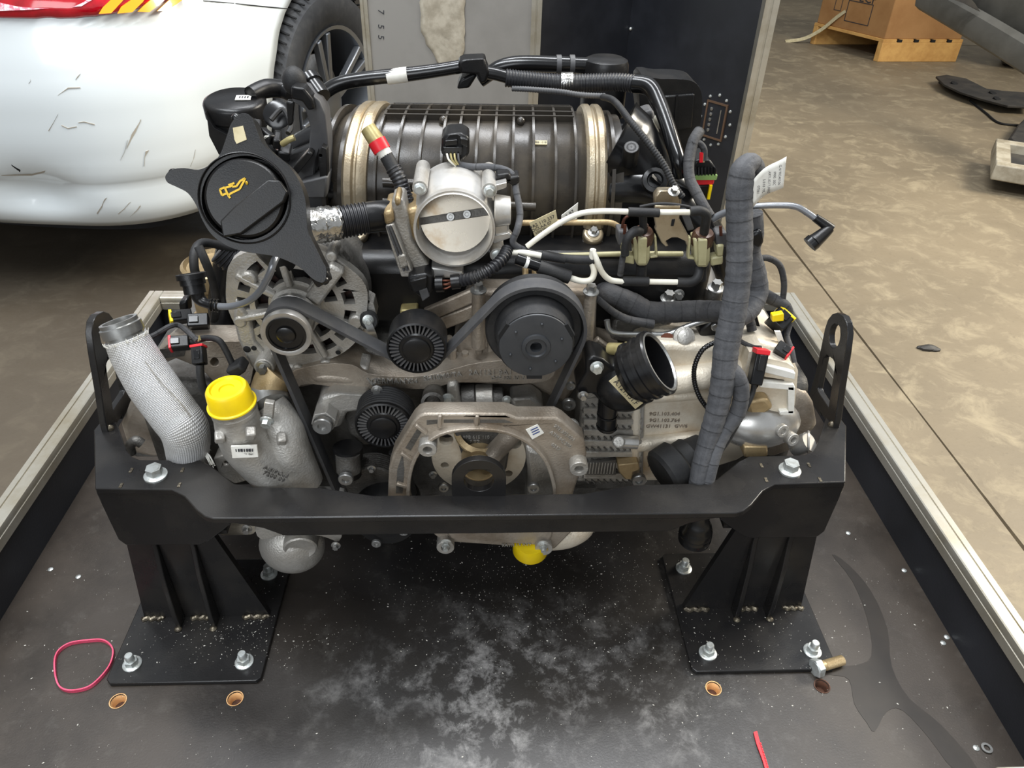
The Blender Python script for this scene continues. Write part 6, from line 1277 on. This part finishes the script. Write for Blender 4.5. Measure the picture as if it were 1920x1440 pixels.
q = MB(); q.pxt(((1528, 408, .716), (1548, 422, .712), (1558, 430, .71)), [7.5, 9, 10], seg=16, sub=4); q.build('connector_neck', 'black_plastic', fq)
q = MB(); q.pxt(((1556, 428, .71), (1542, 440, .706), (1524, 455, .70)), [9, 12, 15], seg=18, sub=2); q.build('quick_connector', 'black_plastic', fq, 'black quick connector')
q = MB(); q.pxt(((1526, 452, .7), (1518, 459, .699)), 15.5, seg=18, sub=1); q.build('connector_collar', 'black_gloss', fq)
# big white tag
A_, B_ = PY(1412, 340, .695), PY(1478, 290, .70); rows = []
for j in range(6):
    t = j/5.0; a = PY(1408+4*t, 342+46*t*1.0, .690); b = PY(1476-6*t, 290+58*t, .694); rows.append([a.lerp(b, i/8.0)+Vector((0, .004*sin(i/8.0*3.0), .002*sin(i/8*5))) for i in range(9)])
m = MB(); m.grid(rows); wt = part(m, 'white_tag', 'paper', 'large white printed paper tag taped to the harness', solid=.0005, smooth=70)
U_ = (PY(1470, 345, .70)-PY(1473, 300, .70)).normalized(); V_ = (PY(1473, 300, .70)-PY(1430, 330, .70)).normalized()
for i, t in enumerate(('G.4190240106', '0900. 00C', 'A971.0217.0005', '5.0.03 70L', '07061')):
    text(t, 'print', 'ink', wt, PY(1462-i*10, 328+i*7, .6895), U_, V_, .0034, .0001)
# ---- thermostat housing (black) with big open neck
TH = .655
m = MB(); m.pxp([(1098, 675), (1112, 668), (1132, 675), (1150, 690), (1180, 680), (1215, 735), (1190, 752), (1165, 765), (1130, 760), (1112, 740), (1085, 740), (1080, 728), (1098, 700)], TH, .035); th = part(m, 'thermostat_housing', 'black_plastic', 'black plastic thermostat housing with wide open neck', bevel=.005, seg=3)
m = MB(); m.sphere(PY(1172, 728, TH), .030, (1.05, .85, .9), 24, 14); m.build('housing_bulge', 'black_plastic', th, smooth=60)
na = (RGT*.77+UPV*.40-FWD*.50).normalized(); a = PY(1237, 678, TH-.03)-na*.031; k = .95
m = MB(); m.lathe([(r_*k, h_*.9) for r_, h_ in [(.029, -.008), (.032, -.004), (.0335, .0), (.036, .001), (.036, .005), (.034, .006), (.034, .013), (.0365, .014), (.0365, .018), (.035, .019), (.035, .026), (.0375, .027), (.0375, .033), (.036, .035), (.033, .035), (.031, .033), (.030, .0), (.0, -.002)]], a, na, 48); nk = m.build('neck', 'black_gloss', th, 'wide ribbed open neck')
q = MB(); q.lathe([(r_*k, h_*.9) for r_, h_ in [(.034, .0345), (.0345, .0358), (.0325, .036), (.0315, .0335)]], a, na, 48); q.build('steel_ring', 'steel', nk)
m = MB(); m.tube([PY(1142, 745, TH+.004), PY(1139, 775, TH), PY(1138, 800, TH-.002)], [.012, .0115, .0112], seg=22, sub=3); m.lathe([(.0118, -.002), (.0125, 0), (.0118, .002)], PY(1138, 798, TH-.002), (0, -.1, 1), 22); m.lathe([(.0118, -.001), (.0122, 0), (.0118, .001)], PY(1139, 776, TH-.001), (0, -.1, 1), 22); m.build('lower_spout', 'black_gloss', th)
screw(ME_HEX, 'housing_bolt', th, 1119, 688, TH-.004, 13); screw(ME_TORX, 'housing_bolt', th, 1093, 741, TH-.004, 10)
lp = PY(1178, 732, TH-.038); U_ = (PY(1212, 745, TH-.026)-PY(1175, 705, TH-.026)).normalized(); V_ = (PY(1205, 715, TH-.024)-PY(1192, 725, TH-.026)).normalized(); n__ = U_.cross(V_).normalized()
if n__.dot(CAM-lp) < 0: n__ = -n__
q = MB(); q.prism([[(-.024, -.008), (.024, -.008), (.024, .009), (-.024, .009)]], lp, U_, V_, n__, .0006); lb_ = q.build('label', 'paper_tan', th, 'cream part number label')
text('A.121.131.F', 'print', 'ink', lb_, lp+n__*.0009-V_*.003, U_, V_, .0085, .0001)
text('90128 131', 'print', 'ink_blue', lb_, lp+n__*.0009+V_*.0045, U_, V_, .0042, .0001)
q = MB(); q.lathe([(.007, -.02), (.007, .0), (.0085, .001), (.0085, .005), (.007, .006), (.007, .014)], PY(1172, 655, TH+.02), (.7, -.5, .3), 18); part(q, 'brass_stub', 'gold_fitting', 'brass stub behind the thermostat')
# ---- right bank: finned cylinder block and cam cover
m = MB(); m.pxp([(1090, 735), (1210, 735), (1206, 905), (1080, 905), (1086, 800)], .685, .05); fb2 = part(m, 'finned_block', 'cast_alu', 'grey finned cylinder block face', bevel=.003)
for i, y in enumerate((745, 766, 787, 807, 827, 848, 868, 888)):
    q = MB(); q.pxp([(1094, y), (1204, y), (1203, y+9), (1092, y+9)], .680, .006); q.build('fin', 'cast_alu', fb2, bevel=.0012)
    for k in range(9):
        x = 1098+k*11.5; q = MB(); q.bar(PY(x, y+12, .6835), PY(x+6, y+18, .6835), .0016, .0016, up=(0, 1, 0)); q.build('knurl', 'cast_dark', fb2)
q = MB(); q.pxp([(1092, 728), (1120, 725), (1124, 748), (1092, 752)], .674, .03); q.build('corner_lug', 'cast_alu', fb2, bevel=.004)
for (x, y, r) in ((1070, 800, 17), (1160, 828, 13)):
    q = MB(); q.tube([PY(x, y, .665), PY(x, y, .70)], r*.0006, seg=18, sub=1); q.build('boss', 'cast_alu', fb2, bevel=.002)
q = MB(); q.tube([PY(1160, 828, .672), PY(1195, 830, .672)], .008, seg=14, sub=1); q.build('dowel', 'machined', fb2)
q = MB(); q.pxp([(1158, 872), (1198, 868), (1200, 882), (1188, 886), (1185, 900), (1172, 900), (1160, 886)], .668, .02); q.build('clip', 'alu_tan', fb2, 'tan metal clip', bevel=.002)
q = MB(); q.pxp([(1100, 870), (1155, 862), (1155, 890), (1098, 890)], .678, .005); q.build('pad', 'cast_dark', fb2)
for k in range(10):
    x = 1102+k*5.5; q = MB(); q.bar(PY(x, 868, .6775), PY(x-3, 888, .6775), .0012, .0014, up=(0, 1, 0)); q.build('knurl', 'cast_alu', fb2)
m = MB(); m.pxp([(1195, 660), (1240, 645), (1330, 648), (1420, 640), (1480, 660), (1500, 700), (1495, 760), (1480, 800), (1440, 830), (1390, 860), (1330, 880), (1270, 905), (1195, 905)], .69, .10); cc = part(m, 'cam_cover', 'cast_beige', 'pale beige cast cam cover with raised lettering', bevel=.012, seg=4)
for pts, r in ((((1200, 715, .69), (1270, 712, .685), (1350, 700, .685), (1420, 690, .69)), [30, 28, 24, 18]), (((1195, 830, .69), (1250, 828, .685), (1300, 820, .685), (1340, 815, .69)), [18, 15, 13, 10]), (((1200, 745, .69), (1260, 742, .686), (1330, 738, .688)), [12, 12, 10])):
    q = MB(); q.pxt(pts, r, seg=18, sub=6); q.build('cover_rib', 'cast_beige', cc, smooth=60)
q = MB(); q.pxp([(1188, 700), (1204, 700), (1200, 905), (1182, 905)], .679, .02); q.build('cover_edge', 'cast_beige', cc, bevel=.004)
for t, x, y in (('9G1.103.404', 1246, 776), ('9G1.103.764', 1246, 788), ('GW41131  GW6', 1250, 799), ('9A1.105', 1230, 858), ('Al Si 10', 1232, 872)):
    text(t, 'raised_lettering', 'cast_brown', cc, PY(x, y, .6895), (1, 0, 0), (0, 0, 1), .0072, .0009)
screw(ME_SOCKET, 'cover_bolt', cc, 1197, 897, .672, 14)
# black coil unit and lines above the cover
m = MB(); m.pxp([(1150, 600), (1240, 600), (1260, 625), (1250, 650), (1190, 650), (1145, 640)], .735, .03); part(m, 'rail_base', 'cast_dark', 'dark metal rail base', bevel=.004)
m = MB(); m.pxt(((1138, 600, .715), (1142, 618, .712), (1158, 626, .71), (1200, 627, .71), (1245, 627, .71), (1265, 622, .71), (1300, 608, .712), (1350, 596, .715), (1400, 592, .72)), 5.6, seg=12); part(m, 'fuel_rail_line', 'steel', 'bent steel fuel line above the cam cover')
m = MB(); c_ = PY(1283, 632, .70); m.lathe([(.012, -.02), (.012, 0), (.0085, .001), (.0085, .004), (.005, .006), (0, .006)], c_, (0, -.8, .5), 22); part(m, 'rail_bush', 'cast_alu', 'round metal bush')
q = MB(); q.lathe([(.0085, 0), (.008, .004), (0, .004)], PY(1250, 638, .705), (0, -.7, .6), 16); part(q, 'rust_plug', 'copper', 'rusty red core plug')
m = MB(); m.pxp([(1312, 620), (1332, 602), (1350, 600), (1350, 640), (1314, 650)], .71, .03); part(m, 'coil_pack', 'black_plastic', 'black coil pack behind the harness', bevel=.003)
screw(ME_SOCKET, 'coil_screw', E, 1341, 612, .70, 8)
m = MB(); m.pxp([(1372, 595), (1420, 590), (1430, 625), (1380, 640)], .73, .04); part(m, 'coil_block', 'black_plastic', 'black coil block right of the harness', bevel=.004)
m = MB(); m.tube([PY(1300, 500, .80), PY(1308, 530, .79), PY(1300, 560, .77)], [.018, .022, .026], seg=20, sub=4); part(m, 'runner_boot', 'grey_plastic', 'grey plastic runner boot under the right valve')
for (x, y) in ((1253, 555), (1342, 535)):
    q = MB(); p = PY(x, y+6, .74); q.tube([p, p+Vector((0, .0, -.03))], .0085, seg=14, sub=1); part(q, 'bolt_post', 'cast_dark'); inst(ME_TORX, 'post_bolt', E, p, (0, -.2, 1), .3, .0095)
# braided ring cable
m = MB(); m.pxt(((1345, 640, .668), (1318, 655, .665), (1303, 685, .662), (1302, 715, .66), (1312, 745, .655), (1330, 770, .65)), 4.6, seg=10, pitch=.003, ribs=.07); part(m, 'braided_loop', 'black_gloss', 'braided black cable loop over the cam cover')
# right end: bracket lattice, plugs, covers
m = MB(); m.pxp([(1405, 660), (1432, 655), (1440, 672), (1475, 680), (1490, 690), (1492, 720), (1488, 770), (1470, 775), (1400, 760), (1395, 700)], .67, .03, [[(1432, 706), (1470, 712), (1472, 718), (1428, 716)], [(1478, 730), (1484, 730), (1482, 768), (1479, 768)]]); hl = part(m, 'end_bracket', 'cast_beige', 'cream cast bracket with openings on the right end', bevel=.003)
for b_ in ([(1430, 684), (1480, 696), (1492, 700), (1490, 712), (1470, 708), (1430, 698)], [(1424, 716), (1490, 722), (1490, 732), (1424, 726)], [(1478, 725), (1491, 725), (1489, 776), (1478, 776)], [(1462, 772), (1489, 770), (1489, 778), (1462, 778)]):
    q = MB(); q.pxp(b_, .664, .008); q.build('bracket_strap', 'paper', hl, bevel=.001)
m = MB(); m.sphere(PY(1420, 790, .69), .045, (1.15, .7, .75), 26, 16); ec = part(m, 'end_cover', 'machined', 'bright rounded metal end cover', smooth=60)
q = MB(); q.pxp([(1395, 755), (1440, 748), (1452, 765), (1440, 775), (1400, 775)], .655, .03); q.build('cover_lid', 'alu_tan', ec, bevel=.008, seg=3)
for (x, y) in ((1458, 802), (1477, 818)):
    o = inst(ME_BOSS, 'boss', ec, PY(x, y, .668), (.3, -.9, .2), 0, (.008, .008, .01))
m = MB(); m.pxp([(1490, 730), (1515, 740), (1528, 760), (1535, 800), (1500, 840), (1440, 860), (1420, 850), (1470, 800)], .715, .06); part(m, 'end_casting', 'cast_brown', 'brown stained casting at the right end', bevel=.008, seg=3)
m = MB(); m.tube([PY(1490, 840, .68), PY(1518, 828, .672)], .0125, seg=20, sub=2); m.lathe([(.0135, -.001), (.0145, 0), (.0135, .002)], PY(1515, 829, .673), (.8, -.3, .2), 20); part(m, 'end_stub', 'machined', 'bright pipe stub at the right end')
m = MB(); m.pxp([(1395, 838), (1440, 838), (1440, 856), (1395, 858)], .66, .03); part(m, 'lower_tab', 'alu_tan', 'tan metal tab above the plate', bevel=.002)
plug((1428, 655, .665), (1414, 720, .65), .014, .014, up=(0, -.8, .5), label='black sensor plug with red clip on the right', acc='red_plastic', name='sensor_plug')
plug((1480, 665, .68), (1455, 650, .69), .014, .014, label='black plug with pink clip near the right rail', acc='red_plastic', name='sensor_plug')
plug((1472, 590, .735), (1450, 612, .725), .022, .022, label='black plug with yellow lock beside the right rail', acc='yellow_plastic', name='sensor_plug')
q = MB(); q.pxp([(1448, 592), (1470, 588), (1470, 602), (1448, 604)], .715, .008); part(q, 'yellow_lock', 'yellow_plastic', 'yellow plug lock', bevel=.001)
m = MB(); m.pxt(((1414, 718, .652), (1410, 740, .648), (1392, 775, .64), (1365, 820, .63), (1345, 850, .622), (1325, 890, .612)), [5, 5, 6, 8, 8, 7], seg=12); part(m, 'sensor_cable', 'rubber', 'black sensor cable running down to the bar')
m = MB(); m.pxt(((1425, 548, .74), (1450, 562, .74), (1475, 575, .735), (1482, 600, .73), (1476, 630, .72), (1484, 655, .70), (1490, 680, .69)), [12, 12, 9, 6, 5, 5, 4], seg=10); part(m, 'right_cable', 'tape_dark', 'taped cable along the right rail')
m = MB(); m.pxt(((1390, 585, .72), (1405, 600, .715), (1410, 620, .71)), 9, seg=10); part(m, 'coil_lead', 'tape_dark', 'short taped coil lead')
m = MB(); m.pxt(((1380, 636, .69), (1410, 650, .68), (1426, 652, .672)), 4.5, seg=8); part(m, 'plug_lead', 'tape_dark', 'thin taped plug lead')
q = MB(); q.pxp([(1453, 622), (1464, 622), (1470, 640), (1460, 642)], .705, .003); part(q, 'cable_flag', 'paper', 'white cable flag')
# drive shaft boot and ball joint right
m = MB(); a = PY(1255, 880, .64); b = PY(1300, 850, .655); d = (b-a).normalized()
m.lathe([(0, -.012), (.026, -.012), (.030, -.008), (.030, .012), (.026, .015), (.0235, .016), (.0235, .03), (.020, .034), (.017, .05)], a, d, 36); part(m, 'pipe_coupling', 'rubber', 'thick black rubber coupling behind the bar')
m = MB(); c_ = PY(1306, 992, .60); m.lathe([(0, -.026), (.012, -.025), (.0185, -.019), (.0195, -.012), (.018, -.008), (.0195, -.006), (.0185, .002), (.0165, .005), (.0165, .008), (.014, .012), (.009, .03), (.009, .07)], c_, (0, 0, 1), 36); part(m, 'hose_end_plug', 'black_gloss', 'glossy black bulb hanging below the bar')
